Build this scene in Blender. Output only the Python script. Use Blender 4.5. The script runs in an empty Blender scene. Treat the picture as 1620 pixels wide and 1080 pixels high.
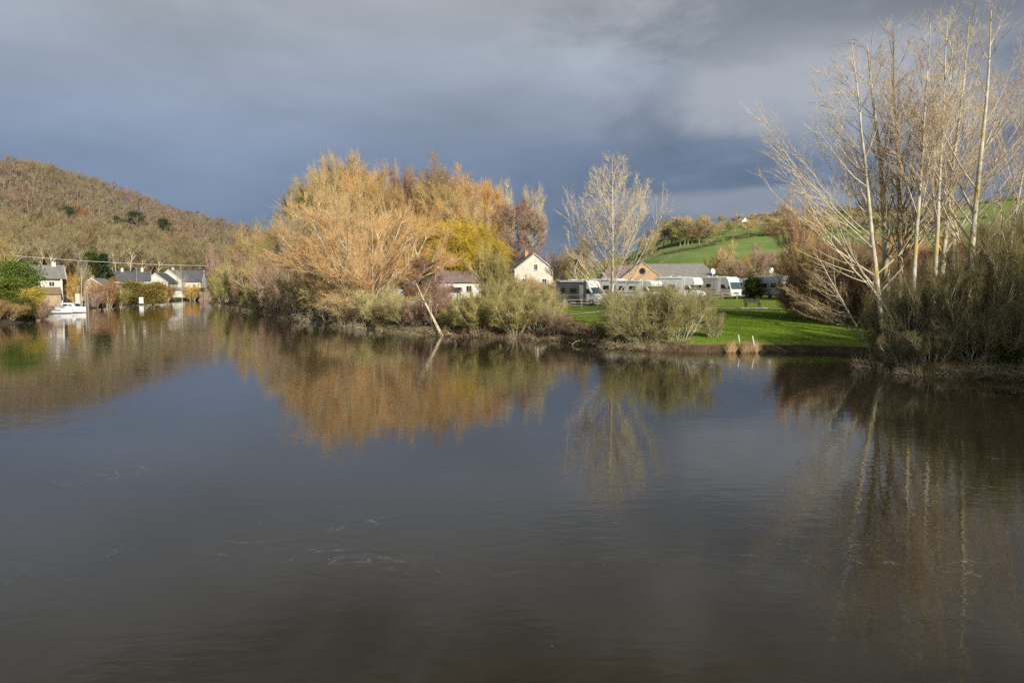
import bpy, bmesh, math, random
import numpy as np
from mathutils import Vector, Matrix

scene = bpy.context.scene
COL = scene.collection
R = math.radians

# ------------------------------------------------------------------ camera
F, CX, CY, CAMZ = 1200.0, 810.0, 540.0, 4.8
PITCH = math.atan(95.0 / 1200.0)
cam_data = bpy.data.cameras.new('camera')
cam_data.sensor_width = 36.0
cam_data.lens = 36.0 * F / 1620.0
cam_data.clip_start = 0.1
cam_data.clip_end = 6000.0
cam = bpy.data.objects.new('camera', cam_data)
COL.objects.link(cam)
cam.location = (0, 0, CAMZ)
cam.rotation_euler = (math.pi / 2 - PITCH, 0, 0)
scene.camera = cam

def W(px, py, Y):
    """world point on the sight line of photo pixel (px, py) at depth Y"""
    a = (px - CX) / F
    b = -(py - CY) / F
    dy = math.cos(PITCH) + b * math.sin(PITCH)
    dz = -math.sin(PITCH) + b * math.cos(PITCH)
    k = Y / dy
    return (a * k, Y, CAMZ + dz * k)

def WZ(px, py, z):
    """world point on the sight line at height z"""
    a = (px - CX) / F
    b = -(py - CY) / F
    dy = math.cos(PITCH) + b * math.sin(PITCH)
    dz = -math.sin(PITCH) + b * math.cos(PITCH)
    k = (z - CAMZ) / dz
    return (a * k, dy * k, z)

# ------------------------------------------------------------------ light
SUN_EL = R(25.0)
SUN_DIR = Vector((0.48 * math.cos(SUN_EL), -0.877 * math.cos(SUN_EL), math.sin(SUN_EL))).normalized()
sun_data = bpy.data.lights.new('sun', 'SUN')
sun_data.energy = 5.0
sun_data.angle = R(0.53)
sun_data.color = (1.0, 0.94, 0.83)
sun = bpy.data.objects.new('sun', sun_data)
COL.objects.link(sun)
sun.rotation_euler = SUN_DIR.to_track_quat('Z', 'Y').to_euler()

world = bpy.data.worlds.new('World')
scene.world = world
world.use_nodes = True
wn, wl = world.node_tree.nodes, world.node_tree.links
wn.clear()

def N(nt, typ, **kw):
    n = nt.nodes.new(typ)
    for k, v in kw.items():
        setattr(n, k, v)
    return n

def setin(n, **kw):
    for k, v in kw.items():
        n.inputs[k.replace('_', ' ')].default_value = v
    return n

def ramp(nt, fac, stops, interp='LINEAR'):
    r = nt.nodes.new('ShaderNodeValToRGB')
    r.color_ramp.interpolation = interp
    e = r.color_ramp.elements
    while len(e) < len(stops):
        e.new(0.5)
    for i, (p, c) in enumerate(stops):
        e[i].position = p
        e[i].color = c if len(c) == 4 else (*c, 1)
    nt.links.new(fac, r.inputs['Fac'])
    return r.outputs['Color']

def mth(nt, op, a, b=None, c=None, clamp=False):
    n = nt.nodes.new('ShaderNodeMath')
    n.operation = op
    n.use_clamp = clamp
    for i, v in enumerate((a, b, c)):
        if v is None:
            continue
        if isinstance(v, (int, float)):
            n.inputs[i].default_value = v
        else:
            nt.links.new(v, n.inputs[i])
    return n.outputs[0]

def mixc(nt, fac, a, b, mode='MIX'):
    n = nt.nodes.new('ShaderNodeMix')
    n.data_type = 'RGBA'
    n.blend_type = mode
    n.clamp_factor = True
    for sock, v in ((n.inputs[0], fac), (n.inputs[6], a), (n.inputs[7], b)):
        if isinstance(v, (int, float)):
            sock.default_value = v
        elif isinstance(v, tuple):
            sock.default_value = v if len(v) == 4 else (*v, 1)
        else:
            nt.links.new(v, sock)
    return n.outputs[2]

def noise(nt, vec, scale, detail=4.0, rough=0.55, dist=0.0, out='Fac'):
    n = nt.nodes.new('ShaderNodeTexNoise')
    n.inputs['Scale'].default_value = scale
    n.inputs['Detail'].default_value = detail
    n.inputs['Roughness'].default_value = rough
    n.inputs['Distortion'].default_value = dist
    if vec is not None:
        nt.links.new(vec, n.inputs['Vector'])
    return n.outputs[out]

def mapping(nt, vec, scale=(1, 1, 1), loc=(0, 0, 0), rot=(0, 0, 0)):
    m = nt.nodes.new('ShaderNodeMapping')
    m.inputs['Scale'].default_value = scale
    m.inputs['Location'].default_value = loc
    m.inputs['Rotation'].default_value = rot
    nt.links.new(vec, m.inputs['Vector'])
    return m.outputs[0]

def build_world():
    nt = world.node_tree
    sky = N(nt, 'ShaderNodeTexSky', sky_type='NISHITA')
    sky.sun_disc = False
    sky.sun_elevation = SUN_EL
    sky.sun_rotation = math.atan2(SUN_DIR.x, SUN_DIR.y)
    sky.air_density = 1.0
    tc = N(nt, 'ShaderNodeTexCoord')
    d = tc.outputs['Generated']
    sep = N(nt, 'ShaderNodeSeparateXYZ')
    nt.links.new(d, sep.inputs[0])
    x, y, z = sep.outputs
    # the storm front: slate blue low down, greyer higher up
    base = ramp(nt, z, [(0.0, (.17, .215, .29)), (0.06, (.125, .17, .245)), (0.14, (.15, .20, .29)),
                        (0.24, (.22, .26, .33)), (0.34, (.27, .29, .32)), (0.44, (.18, .182, .185)), (0.6, (.105, .105, .105)), (1.0, (.10, .10, .10))])
    # broad brightness: brighter towards the left, heavier towards the right
    side = mth(nt, 'MULTIPLY_ADD', x, -0.42, 1.04)
    base = mixc(nt, 1.0, base, side, 'MULTIPLY')
    v = mapping(nt, d, (1.0, 1.0, 2.6))
    n1 = noise(nt, v, 2.3, 5, 0.55, 0.25)
    n2 = noise(nt, mapping(nt, d, (1, 1, 2.0), (3.1, 1.7, 0.4)), 4.6, 7, 0.6, 0.35)
    right = N(nt, 'ShaderNodeMapRange')
    right.interpolation_type = 'SMOOTHSTEP'
    nt.links.new(x, right.inputs[0])
    right.inputs[1].default_value = -0.15
    right.inputs[2].default_value = 0.35
    soft = ramp(nt, n1, [(0.3, (.80,) * 3), (0.7, (1.20,) * 3)])
    base = mixc(nt, 1.0, base, soft, 'MULTIPLY')
    billow = ramp(nt, n2, [(0.32, (.66, .69, .72)), (0.48, (.98,) * 3), (0.56, (1.30, 1.27, 1.22)), (0.72, (1.7, 1.66, 1.58))])
    base = mixc(nt, mth(nt, 'MULTIPLY', right.outputs[0], 0.85), base, mixc(nt, 1.0, base, billow, 'MULTIPLY'))
    hi = N(nt, 'ShaderNodeMapRange'); hi.interpolation_type = 'SMOOTHSTEP'
    nt.links.new(z, hi.inputs[0]); hi.inputs[1].default_value = 0.32; hi.inputs[2].default_value = 0.50
    mott = ramp(nt, noise(nt, mapping(nt, d, (1, 1, 1.6), (5.3, 2.2, 1.1)), 3.4, 6, 0.6, 0.4), [(0.38, (.38, .39, .40)), (0.62, (1.7, 1.66, 1.6))])
    base = mixc(nt, hi.outputs[0], base, mixc(nt, 1.0, base, mott, 'MULTIPLY'))
    # the lit cumulus flank behind the tall poplars
    def blob(cx, cz, sx, sz, col, k):
        nonlocal base
        dx = mth(nt, 'DIVIDE', mth(nt, 'SUBTRACT', x, cx), sx)
        dz = mth(nt, 'DIVIDE', mth(nt, 'SUBTRACT', z, cz), sz)
        r2 = mth(nt, 'ADD', mth(nt, 'MULTIPLY', dx, dx), mth(nt, 'MULTIPLY', dz, dz))
        f = mth(nt, 'SUBTRACT', 1.0, mth(nt, 'ADD', r2, mth(nt, 'MULTIPLY', mth(nt, 'SUBTRACT', n2, 0.5), 5.0)))
        m = N(nt, 'ShaderNodeMapRange')
        m.interpolation_type = 'SMOOTHSTEP'
        nt.links.new(f, m.inputs[0])
        m.inputs[1].default_value = -0.5
        m.inputs[2].default_value = 1.0
        base = mixc(nt, mth(nt, 'MULTIPLY', m.outputs[0], k), base, col)
    blob(0.34, 0.235, 0.15, 0.055, (.36, .385, .43), 0.8)
    blob(0.42, 0.20, 0.13, 0.05, (.36, .385, .43), 0.6)
    blob(0.30, 0.095, 0.20, 0.018, (.30, .335, .39), 0.55)
    blob(0.22, 0.30, 0.20, 0.04, (.17, .195, .23), 0.5)
    blob(0.48, 0.33, 0.18, 0.04, (.17, .19, .225), 0.6)
    # cloud cover opens round the sun, behind the camera
    dot = N(nt, 'ShaderNodeVectorMath', operation='DOT_PRODUCT')
    nt.links.new(d, dot.inputs[0])
    dot.inputs[1].default_value = SUN_DIR
    op = N(nt, 'ShaderNodeMapRange')
    op.interpolation_type = 'SMOOTHSTEP'
    nt.links.new(mth(nt, 'ADD', dot.outputs['Value'], mth(nt, 'MULTIPLY', mth(nt, 'SUBTRACT', n1, 0.5), 0.6)), op.inputs[0])
    op.inputs[1].default_value = 0.25
    op.inputs[2].default_value = 0.75
    ten = N(nt, 'ShaderNodeVectorMath', operation='SCALE')
    nt.links.new(base, ten.inputs[0])
    ten.inputs['Scale'].default_value = 12.0
    tot = mixc(nt, mth(nt, 'MULTIPLY', op.outputs[0], 0.85), ten.outputs[0], sky.outputs[0])
    bg = N(nt, 'ShaderNodeBackground')
    bg.inputs['Strength'].default_value = 0.1
    nt.links.new(tot, bg.inputs['Color'])
    out = N(nt, 'ShaderNodeOutputWorld')
    nt.links.new(bg.outputs[0], out.inputs['Surface'])
build_world()

scene.render.engine = 'CYCLES'
scene.view_settings.view_transform = 'Standard'
scene.view_settings.look = 'None'
scene.view_settings.exposure = 0.0
scene.view_settings.gamma = 1.0
scene.view_settings.use_curve_mapping = False
scene.cycles.use_denoising = False
scene.cycles.max_bounces = 5
scene.cycles.diffuse_bounces = 2
scene.cycles.glossy_bounces = 3
scene.cycles.transmission_bounces = 3
scene.cycles.caustics_reflective = False
scene.cycles.caustics_refractive = False

# ------------------------------------------------------------------ materials
def new_mat(name):
    m = bpy.data.materials.new(name)
    m.use_nodes = True
    nt = m.node_tree
    nt.nodes.clear()
    out = nt.nodes.new('ShaderNodeOutputMaterial')
    p = nt.nodes.new('ShaderNodeBsdfPrincipled')
    nt.links.new(p.outputs[0], out.inputs['Surface'])
    return m, nt, p

def simple(name, col, rough=0.7, var=0.15, scale=3.0, metal=0.0, bump=0.0, spec=0.3):
    m, nt, p = new_mat(name)
    tc = nt.nodes.new('ShaderNodeTexCoord')
    n = noise(nt, tc.outputs['Object'], scale, 5, 0.6)
    lo = tuple(c * (1 - var) for c in col)
    hi = tuple(min(1, c * (1 + var)) for c in col)
    c = ramp(nt, n, [(0.3, lo), (0.7, hi)])
    nt.links.new(c, p.inputs['Base Color'])
    p.inputs['Roughness'].default_value = rough
    p.inputs['Metallic'].default_value = metal
    p.inputs['Specular IOR Level'].default_value = spec
    if bump:
        b = nt.nodes.new('ShaderNodeBump')
        b.inputs['Strength'].default_value = bump
        b.inputs['Distance'].default_value = 0.03
        nt.links.new(noise(nt, tc.outputs['Object'], scale * 6, 4, 0.6), b.inputs['Height'])
        nt.links.new(b.outputs[0], p.inputs['Normal'])
    return m

def bark_mat(name, c_lo, c_hi, c_spot, scale=2.0, spot=0.56):
    m, nt, p = new_mat(name)
    tc = nt.nodes.new('ShaderNodeTexCoord')
    v = tc.outputs['Object']
    a = noise(nt, v, scale, 6, 0.65)
    c = ramp(nt, a, [(0.32, c_lo), (0.62, c_hi)])
    b = noise(nt, mapping(nt, v, (1, 1, 0.6), (7, 3, 1)), scale * 0.8, 5, 0.7)
    c = mixc(nt, ramp(nt, b, [(spot, (0, 0, 0)), (spot + 0.1, (1, 1, 1))]), c, c_spot)
    oi = nt.nodes.new('ShaderNodeObjectInfo')
    c = mixc(nt, 1.0, c, oi.outputs['Color'], 'MULTIPLY')
    nt.links.new(c, p.inputs['Base Color'])
    p.inputs['Roughness'].default_value = 0.9
    p.inputs['Specular IOR Level'].default_value = 0.1
    return m

def twig_mat(name):
    """twigs take the colour of their own tree (object colour), varied clump by clump"""
    m, nt, p = new_mat(name)
    oi = nt.nodes.new('ShaderNodeObjectInfo')
    tc = nt.nodes.new('ShaderNodeTexCoord')
    n = noise(nt, tc.outputs['Object'], 0.55, 3, 0.6)
    n2 = noise(nt, tc.outputs['Object'], 6.0, 2, 0.6)
    k = mth(nt, 'ADD', mth(nt, 'MULTIPLY', n, 0.9), mth(nt, 'MULTIPLY', n2, 0.5))
    c = mixc(nt, 1.0, oi.outputs['Color'], ramp(nt, k, [(0.45, (.62, .60, .56)), (0.95, (1.35, 1.32, 1.2))]), 'MULTIPLY')
    nt.links.new(c, p.inputs['Base Color'])
    p.inputs['Roughness'].default_value = 0.85
    p.inputs['Specular IOR Level'].default_value = 0.15
    return m

M = {}
M['bark_pale'] = bark_mat('pale_bark', (.32, .28, .20), (.72, .66, .52), (.52, .42, .12), 1.6, 0.54)
M['bark_tan'] = bark_mat('tan_bark', (.22, .18, .12), (.42, .36, .26), (.30, .28, .12), 1.5, 0.58)
M['bark_dark'] = bark_mat('dark_bark', (.07, .055, .04), (.16, .13, .095), (.12, .12, .05), 1.5, 0.6)
M['twig'] = twig_mat('twigs')
M['leaf'] = twig_mat('leaves')
M['leaf'].node_tree.nodes['Principled BSDF'].inputs['Roughness'].default_value = 0.5
M['white'] = simple('white_paint', (.78, .78, .76), 0.35, 0.05, 1.5, spec=0.5)
M['offwhite'] = simple('offwhite_panel', (.66, .66, .64), 0.4, 0.07, 1.5, spec=0.4)
M['silver'] = simple('silver_panel', (.42, .43, .45), 0.35, 0.1, 1.5, spec=0.5)
M['charcoal'] = simple('charcoal_panel', (.12, .125, .14), 0.35, 0.15, 1.5, spec=0.5)
M['glass'] = simple('dark_glass', (.02, .025, .03), 0.06, 0.1, 1.0, spec=0.8)
M['screen_glass'] = simple('windscreen_glass', (.05, .09, .10), 0.05, 0.3, 1.2, spec=0.8)
M['rubber'] = simple('tyre_rubber', (.025, .025, .025), 0.8)
M['plastic'] = simple('grey_plastic', (.09, .09, .095), 0.6)
M['lamp_red'] = simple('red_lens', (.45, .03, .02), 0.3)
M['lamp_clear'] = simple('clear_lens', (.7, .7, .68), 0.15)
M['render_cream'] = simple('cream_render', (.62, .565, .47), 0.85, 0.20, 1.2, bump=.3)
M['render_white'] = simple('white_render', (.68, .64, .56), 0.85, 0.10, 1.0, bump=.3)
M['stone_tan'] = simple('tan_stone', (.42, .31, .20), 0.9, 0.25, 1.6, bump=.4)
M['stone_pink'] = simple('pink_stone', (.50, .36, .29), 0.9, 0.2, 1.6, bump=.4)
M['wood_grey'] = simple('weathered_wood', (.30, .26, .20), 0.85, 0.3, 5.0)
M['wood_dark'] = simple('dark_wood', (.055, .042, .032), 0.8, 0.3, 5.0)
M['concrete'] = simple('pale_concrete', (.50, .46, .38), 0.9, 0.15, 2.0)
M['gravel'] = simple('gravel_path', (.44, .40, .29), 0.95, 0.2, 3.0, bump=.4)
M['zinc'] = simple('zinc_sheet', (.30, .33, .37), 0.5, 0.1, 2.0, metal=0.4)
M['brick_orange'] = simple('orange_brick', (.55, .29, .17), 0.85, 0.25, 4.0)

def roof_mat(name, lo, hi, sc=4.0):
    m, nt, p = new_mat(name)
    tc = nt.nodes.new('ShaderNodeTexCoord')
    v = tc.outputs['Object']
    w = nt.nodes.new('ShaderNodeTexWave')
    w.wave_type = 'BANDS'
    w.bands_direction = 'Z'
    w.inputs['Scale'].default_value = sc
    w.inputs['Distortion'].default_value = 1.0
    nt.links.new(v, w.inputs['Vector'])
    a = mth(nt, 'ADD', mth(nt, 'MULTIPLY', noise(nt, v, 1.3, 6, 0.7), 0.75), mth(nt, 'MULTIPLY', w.outputs['Fac'], 0.25))
    nt.links.new(ramp(nt, a, [(0.3, lo), (0.75, hi)]), p.inputs['Base Color'])
    p.inputs['Roughness'].default_value = 0.75
    b = nt.nodes.new('ShaderNodeBump')
    b.inputs['Strength'].default_value = 0.5
    b.inputs['Distance'].default_value = 0.03
    nt.links.new(a, b.inputs['Height'])
    nt.links.new(b.outputs[0], p.inputs['Normal'])
    return m
M['slate'] = roof_mat('slate_roof', (.065, .07, .08), (.15, .155, .17))
M['old_slate'] = roof_mat('old_slate_roof', (.17, .16, .145), (.33, .31, .28))
M['brown_tile'] = roof_mat('brown_tile_roof', (.20, .14, .09), (.36, .27, .17))
M['pink_tile'] = roof_mat('pinkish_tile_roof', (.17, .12, .11), (.30, .22, .20))

def brick_mat():
    m, nt, p = new_mat('brick_gable')
    tc = nt.nodes.new('ShaderNodeTexCoord')
    b = nt.nodes.new('ShaderNodeTexBrick')
    b.inputs['Scale'].default_value = 3.0
    b.inputs['Color1'].default_value = (.40, .25, .16, 1)
    b.inputs['Color2'].default_value = (.58, .36, .20, 1)
    b.inputs['Mortar'].default_value = (.50, .42, .32, 1)
    nt.links.new(mapping(nt, tc.outputs['Object'], (1, 1, 1), rot=(R(90), 0, 0)), b.inputs['Vector'])
    c = mixc(nt, 0.5, b.outputs['Color'], ramp(nt, noise(nt, tc.outputs['Object'], 1.2, 5), [(.3, (.36, .23, .14)), (.7, (.54, .40, .28))]))
    nt.links.new(c, p.inputs['Base Color'])
    p.inputs['Roughness'].default_value = 0.9
    return m
M['brick'] = brick_mat()

def ground_mat():
    m, nt, p = new_mat('ground_soil_and_grass')
    tc = nt.nodes.new('ShaderNodeTexCoord')
    v = tc.outputs['Object']
    ga = nt.nodes.new('ShaderNodeAttribute')
    ga.attribute_name = 'grass'
    fa = nt.nodes.new('ShaderNodeAttribute')
    fa.attribute_name = 'field'
    n1 = noise(nt, v, 0.12, 6, 0.65)
    n2 = noise(nt, v, 1.7, 6, 0.75)
    n3 = noise(nt, v, 9.0, 4, 0.8)
    g = ramp(nt, mth(nt, 'ADD', mth(nt, 'MULTIPLY', n2, 0.55), mth(nt, 'MULTIPLY', n3, 0.45)),
             [(0.34, (.10, .155, .018)), (0.5, (.19, .275, .035)), (0.66, (.32, .37, .08))])
    g = mixc(nt, ramp(nt, n1, [(0.42, (0, 0, 0)), (0.62, (.5, .5, .5))]), g, (.17, .23, .03))
    # far pasture, paler and cooler, with worn bands
    fld = ramp(nt, noise(nt, mapping(nt, v, (.5, .9, 3)), .045, 7, .7), [(0.35, (.14, .215, .06)), (0.5, (.20, .29, .08)), (.66, (.29, .33, .13))])
    g = mixc(nt, fa.outputs['Fac'], g, fld)
    s = ramp(nt, n2, [(0.3, (.045, .035, .023)), (0.5, (.085, .067, .043)), (0.7, (.16, .125, .08))])
    wa = nt.nodes.new('ShaderNodeAttribute')
    wa.attribute_name = 'litter'
    s = mixc(nt, wa.outputs['Fac'], s, ramp(nt, n2, [(0.3, (.17, .13, .08)), (0.7, (.30, .235, .15))]))
    k = mth(nt, 'ADD', ga.outputs['Fac'], mth(nt, 'MULTIPLY', mth(nt, 'SUBTRACT', n2, 0.5), 0.9))
    c = mixc(nt, ramp(nt, k, [(0.38, (0, 0, 0)), (0.56, (1, 1, 1))]), s, g)
    nt.links.new(c, p.inputs['Base Color'])
    p.inputs['Roughness'].default_value = 0.95
    p.inputs['Specular IOR Level'].default_value = 0.1
    b = nt.nodes.new('ShaderNodeBump')
    b.inputs['Strength'].default_value = 0.8
    b.inputs['Distance'].default_value = 0.12
    nt.links.new(mth(nt, 'ADD', n2, mth(nt, 'MULTIPLY', n3, .6)), b.inputs['Height'])
    nt.links.new(b.outputs[0], p.inputs['Normal'])
    return m
M['ground'] = ground_mat()

def water_mat():
    m, nt, p = new_mat('river_water')
    tc = nt.nodes.new('ShaderNodeTexCoord')
    v = tc.outputs['Object']
    big = noise(nt, mapping(nt, v, (.05, .09, 1)), 1.0, 4, 0.6, 1.0)
    base = ramp(nt, big, [(0.3, (.019, .016, .009)), (0.7, (.036, .029, .016))])
    # thin drifting foam threads: contour lines of a swirled noise, only in places
    sw = noise(nt, mapping(nt, v, (.22, .34, 1)), 1.0, 3.0, 0.5, 2.6)
    line = mth(nt, 'SUBTRACT', 1.0, mth(nt, 'DIVIDE', mth(nt, 'ABSOLUTE', mth(nt, 'SUBTRACT', sw, 0.52)), 0.012), clamp=True)
    msk = ramp(nt, noise(nt, mapping(nt, v, (.16, .28, 1), (4, 9, 0)), 1.0, 4, 0.7), [(0.55, (0, 0, 0)), (0.66, (1, 1, 1))])
    brk = ramp(nt, noise(nt, v, 5.0, 5, 0.85), [(0.46, (0, 0, 0)), (0.60, (1, 1, 1))])
    foam = mth(nt, 'MULTIPLY', mth(nt, 'MULTIPLY', line, msk), brk)
    vo = nt.nodes.new('ShaderNodeTexVoronoi')
    vo.inputs['Scale'].default_value = 1.6
    nt.links.new(v, vo.inputs['Vector'])
    fleck = mth(nt, 'LESS_THAN', vo.outputs['Distance'], 0.030)
    fmsk = ramp(nt, noise(nt, mapping(nt, v, (.3, .5, 1), (2, 5, 0)), 1.0, 3, 0.6), [(0.50, (0, 0, 0)), (0.62, (1, 1, 1))])
    foam = mth(nt, 'ADD', foam, mth(nt, 'MULTIPLY', fleck, fmsk), clamp=True)
    c = mixc(nt, mth(nt, 'MULTIPLY', foam, 0.42), base, (.50, .49, .46))
    nt.links.new(c, p.inputs['Base Color'])
    rg = mth(nt, 'MULTIPLY_ADD', noise(nt, mapping(nt, v, (.035, .10, 1), (1, 2, 0)), 1.0, 4, 0.6, .8), 0.045, 0.0)
    nt.links.new(rg, p.inputs['Roughness'])
    p.inputs['IOR'].default_value = 1.42
    p.inputs['Specular IOR Level'].default_value = 0.5
    w1 = noise(nt, mapping(nt, v, (1.5, 3.2, 1)), 1.0, 3, 0.55, .3)
    w2 = noise(nt, mapping(nt, v, (.25, .5, 1)), 1.0, 2, 0.5, .5)
    h = mth(nt, 'ADD', mth(nt, 'MULTIPLY', w1, 0.010), mth(nt, 'MULTIPLY', w2, 0.014))
    gust = ramp(nt, noise(nt, mapping(nt, v, (.03, .07, 1), (3, 8, 0)), 1.0, 4, .6, 1.0), [(0.40, (.35,) * 3), (0.68, (1, 1, 1))])
    b = nt.nodes.new('ShaderNodeBump')
    b.inputs['Distance'].default_value = 1.0
    nt.links.new(mth(nt, 'MULTIPLY', gust, 0.75), b.inputs['Strength'])
    nt.links.new(h, b.inputs['Height'])
    nt.links.new(b.outputs[0], p.inputs['Normal'])
    return m
M['water'] = water_mat()

# ------------------------------------------------------------------ objects
def tag(o, label=None, cat=None, group=None, kind=None):
    if label: o['label'] = label
    if cat: o['category'] = cat
    if group: o['group'] = group
    if kind: o['kind'] = kind
    return o

def empty(name, loc=(0, 0, 0), rz=0.0):
    o = bpy.data.objects.new(name, None)
    COL.objects.link(o)
    o.empty_display_size = 0.3
    o.location = loc
    o.rotation_euler = (0, 0, rz)
    return o

def link(name, me, parent=None):
    o = bpy.data.objects.new(name, me)
    COL.objects.link(o)
    o.parent = parent
    return o

def np_mesh(name, V, Q, T=None, mat=None, smooth=False):
    """mesh from arrays: V verts (n,3), Q quads (m,4), T triangles (k,3)"""
    me = bpy.data.meshes.new(name)
    V = np.asarray(V, np.float32)
    Q = np.zeros((0, 4), np.int32) if Q is None else np.asarray(Q, np.int32)
    T = np.zeros((0, 3), np.int32) if T is None else np.asarray(T, np.int32)
    me.vertices.add(len(V))
    me.vertices.foreach_set('co', V.ravel())
    nl = Q.size + T.size
    me.loops.add(nl)
    me.loops.foreach_set('vertex_index', np.concatenate([Q.ravel(), T.ravel()]))
    me.polygons.add(len(Q) + len(T))
    st = np.concatenate([np.arange(len(Q)) * 4, Q.size + np.arange(len(T)) * 3]).astype(np.int32)
    me.polygons.foreach_set('loop_start', st)
    if smooth:
        me.polygons.foreach_set('use_smooth', np.ones(len(st), bool))
    me.update(calc_edges=True)
    if mat: me.materials.append(mat)
    return me

class Geo:
    def __init__(s):
        s.V, s.Q, s.T, s.n = [], [], [], 0
    def add(s, V, Q=None, T=None):
        s.V.append(np.asarray(V, float).reshape(-1, 3))
        if Q is not None and len(Q): s.Q.append(np.asarray(Q).reshape(-1, 4) + s.n)
        if T is not None and len(T): s.T.append(np.asarray(T).reshape(-1, 3) + s.n)
        s.n += len(s.V[-1])
    def mesh(s, name, mat, smooth=False):
        return np_mesh(name, np.concatenate(s.V), np.concatenate(s.Q) if s.Q else None,
                       np.concatenate(s.T) if s.T else None, mat, smooth)
    def tubes(s, P, Rr, sides=3):
        """P (N,K,3) polylines, Rr (N,K) radii -> tubes"""
        Nn, K, _ = P.shape
        if Nn == 0: return
        Tn = np.gradient(P, axis=1) if K > 2 else np.repeat(P[:, 1:2] - P[:, :1], 2, axis=1)
        Tn /= np.linalg.norm(Tn, axis=2, keepdims=True) + 1e-9
        ref = np.where(np.abs(Tn[:, :1, 2:3]) > 0.85, np.array([[[1., 0, 0]]]), np.array([[[0., 0, 1.]]]))
        U = np.cross(Tn, np.broadcast_to(ref, Tn.shape))
        U /= np.linalg.norm(U, axis=2, keepdims=True) + 1e-9
        Vv = np.cross(Tn, U)
        a = np.arange(sides) * 2 * np.pi / sides
        ring = P[:, :, None] + Rr[:, :, None, None] * (U[:, :, None] * np.cos(a)[None, None, :, None] + Vv[:, :, None] * np.sin(a)[None, None, :, None])
        idx = np.arange(Nn * K * sides).reshape(Nn, K, sides)
        A = idx[:, :-1]; B = idx[:, 1:]
        Q = np.stack([A, np.roll(A, -1, 2), np.roll(B, -1, 2), B], -1).reshape(-1, 4)
        s.add(ring.reshape(-1, 3), Q)
    def cones(s, P0, P1, r):
        """thin three-sided spikes"""
        n = len(P0)
        if n == 0: return
        T = P1 - P0
        T /= np.linalg.norm(T, axis=1, keepdims=True) + 1e-9
        ref = np.where(np.abs(T[:, 2:3]) > 0.85, np.array([[1., 0, 0]]), np.array([[0., 0, 1.]]))
        U = np.cross(T, ref); U /= np.linalg.norm(U, axis=1, keepdims=True) + 1e-9
        Vv = np.cross(T, U)
        r = np.broadcast_to(np.asarray(r, float).reshape(-1, 1), (n, 1))
        V = np.empty((n, 4, 3))
        for k in range(3):
            a = k * 2 * np.pi / 3
            V[:, k] = P0 + r * (U * math.cos(a) + Vv * math.sin(a))
        V[:, 3] = P1
        b = np.arange(n)[:, None] * 4
        Tt = np.concatenate([b + [0, 1, 3], b + [1, 2, 3], b + [2, 0, 3]])
        s.add(V.reshape(-1, 3), None, Tt)
    def leaves(s, C, size, rng, up=0.3):
        """small bent leaf quads at centres C"""
        n = len(C)
        a = rng.normal(size=(n, 3)); a /= np.linalg.norm(a, axis=1, keepdims=True)
        b = rng.normal(size=(n, 3)); b[:, 2] += up
        b = np.cross(a, b); b /= np.linalg.norm(b, axis=1, keepdims=True) + 1e-9
        L = size * rng.uniform(.6, 1.3, (n, 1)); w = L * 0.38
        V = np.stack([C - a * L * .5, C + b * w, C + a * L * .5, C - b * w], 1)
        s.add(V.reshape(-1, 3), np.arange(n * 4).reshape(n, 4))

def unit(v):
    return v / (np.linalg.norm(v, axis=-1, keepdims=True) + 1e-9)

def walk(P0, D0, L, K, up, wob, rng):
    """polylines that start at P0 along D0, length L (N,), bending by up (towards +z) and wob"""
    n = len(P0)
    P = np.empty((n, K, 3)); P[:, 0] = P0
    d = unit(D0.copy())
    st = (L / (K - 1))[:, None]
    for k in range(1, K):
        P[:, k] = P[:, k - 1] + d * st
        d = d + rng.normal(size=(n, 3)) * wob
        d[:, 2] += up
        d = unit(d)
    return P

def spawn(P, Rr, n_each, t0, t1, ang, angv, rng, power=1.0):
    """child starts along parents -> pos, dir, parent radius, t, parent index"""
    Np, K, _ = P.shape
    n_each = np.broadcast_to(np.asarray(n_each), (Np,)) if not np.isscalar(n_each) else np.full(Np, n_each)
    pi = np.repeat(np.arange(Np), n_each)
    n = len(pi)
    t = t0 + (t1 - t0) * rng.uniform(0, 1, n) ** power
    f = t * (K - 1); i = np.minimum(f.astype(int), K - 2); fr = (f - i)[:, None]
    a, b = P[pi, i], P[pi, i + 1]
    pos = a * (1 - fr) + b * fr
    T = unit(b - a)
    rv = rng.normal(size=(n, 3))
    perp = unit(np.cross(T, rv))
    an = ang + angv * rng.normal(size=n)
    d = T * np.cos(an)[:, None] + perp * np.sin(an)[:, None]
    r = Rr[pi, i] * (1 - fr[:, 0]) + Rr[pi, i + 1] * fr[:, 0]
    return pos, d, r, t, pi

def taper(r0, K, end=0.25, pw=1.0):
    s = np.linspace(0, 1, K) ** pw
    return r0[:, None] * (1 - (1 - end) * s)[None]

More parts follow.
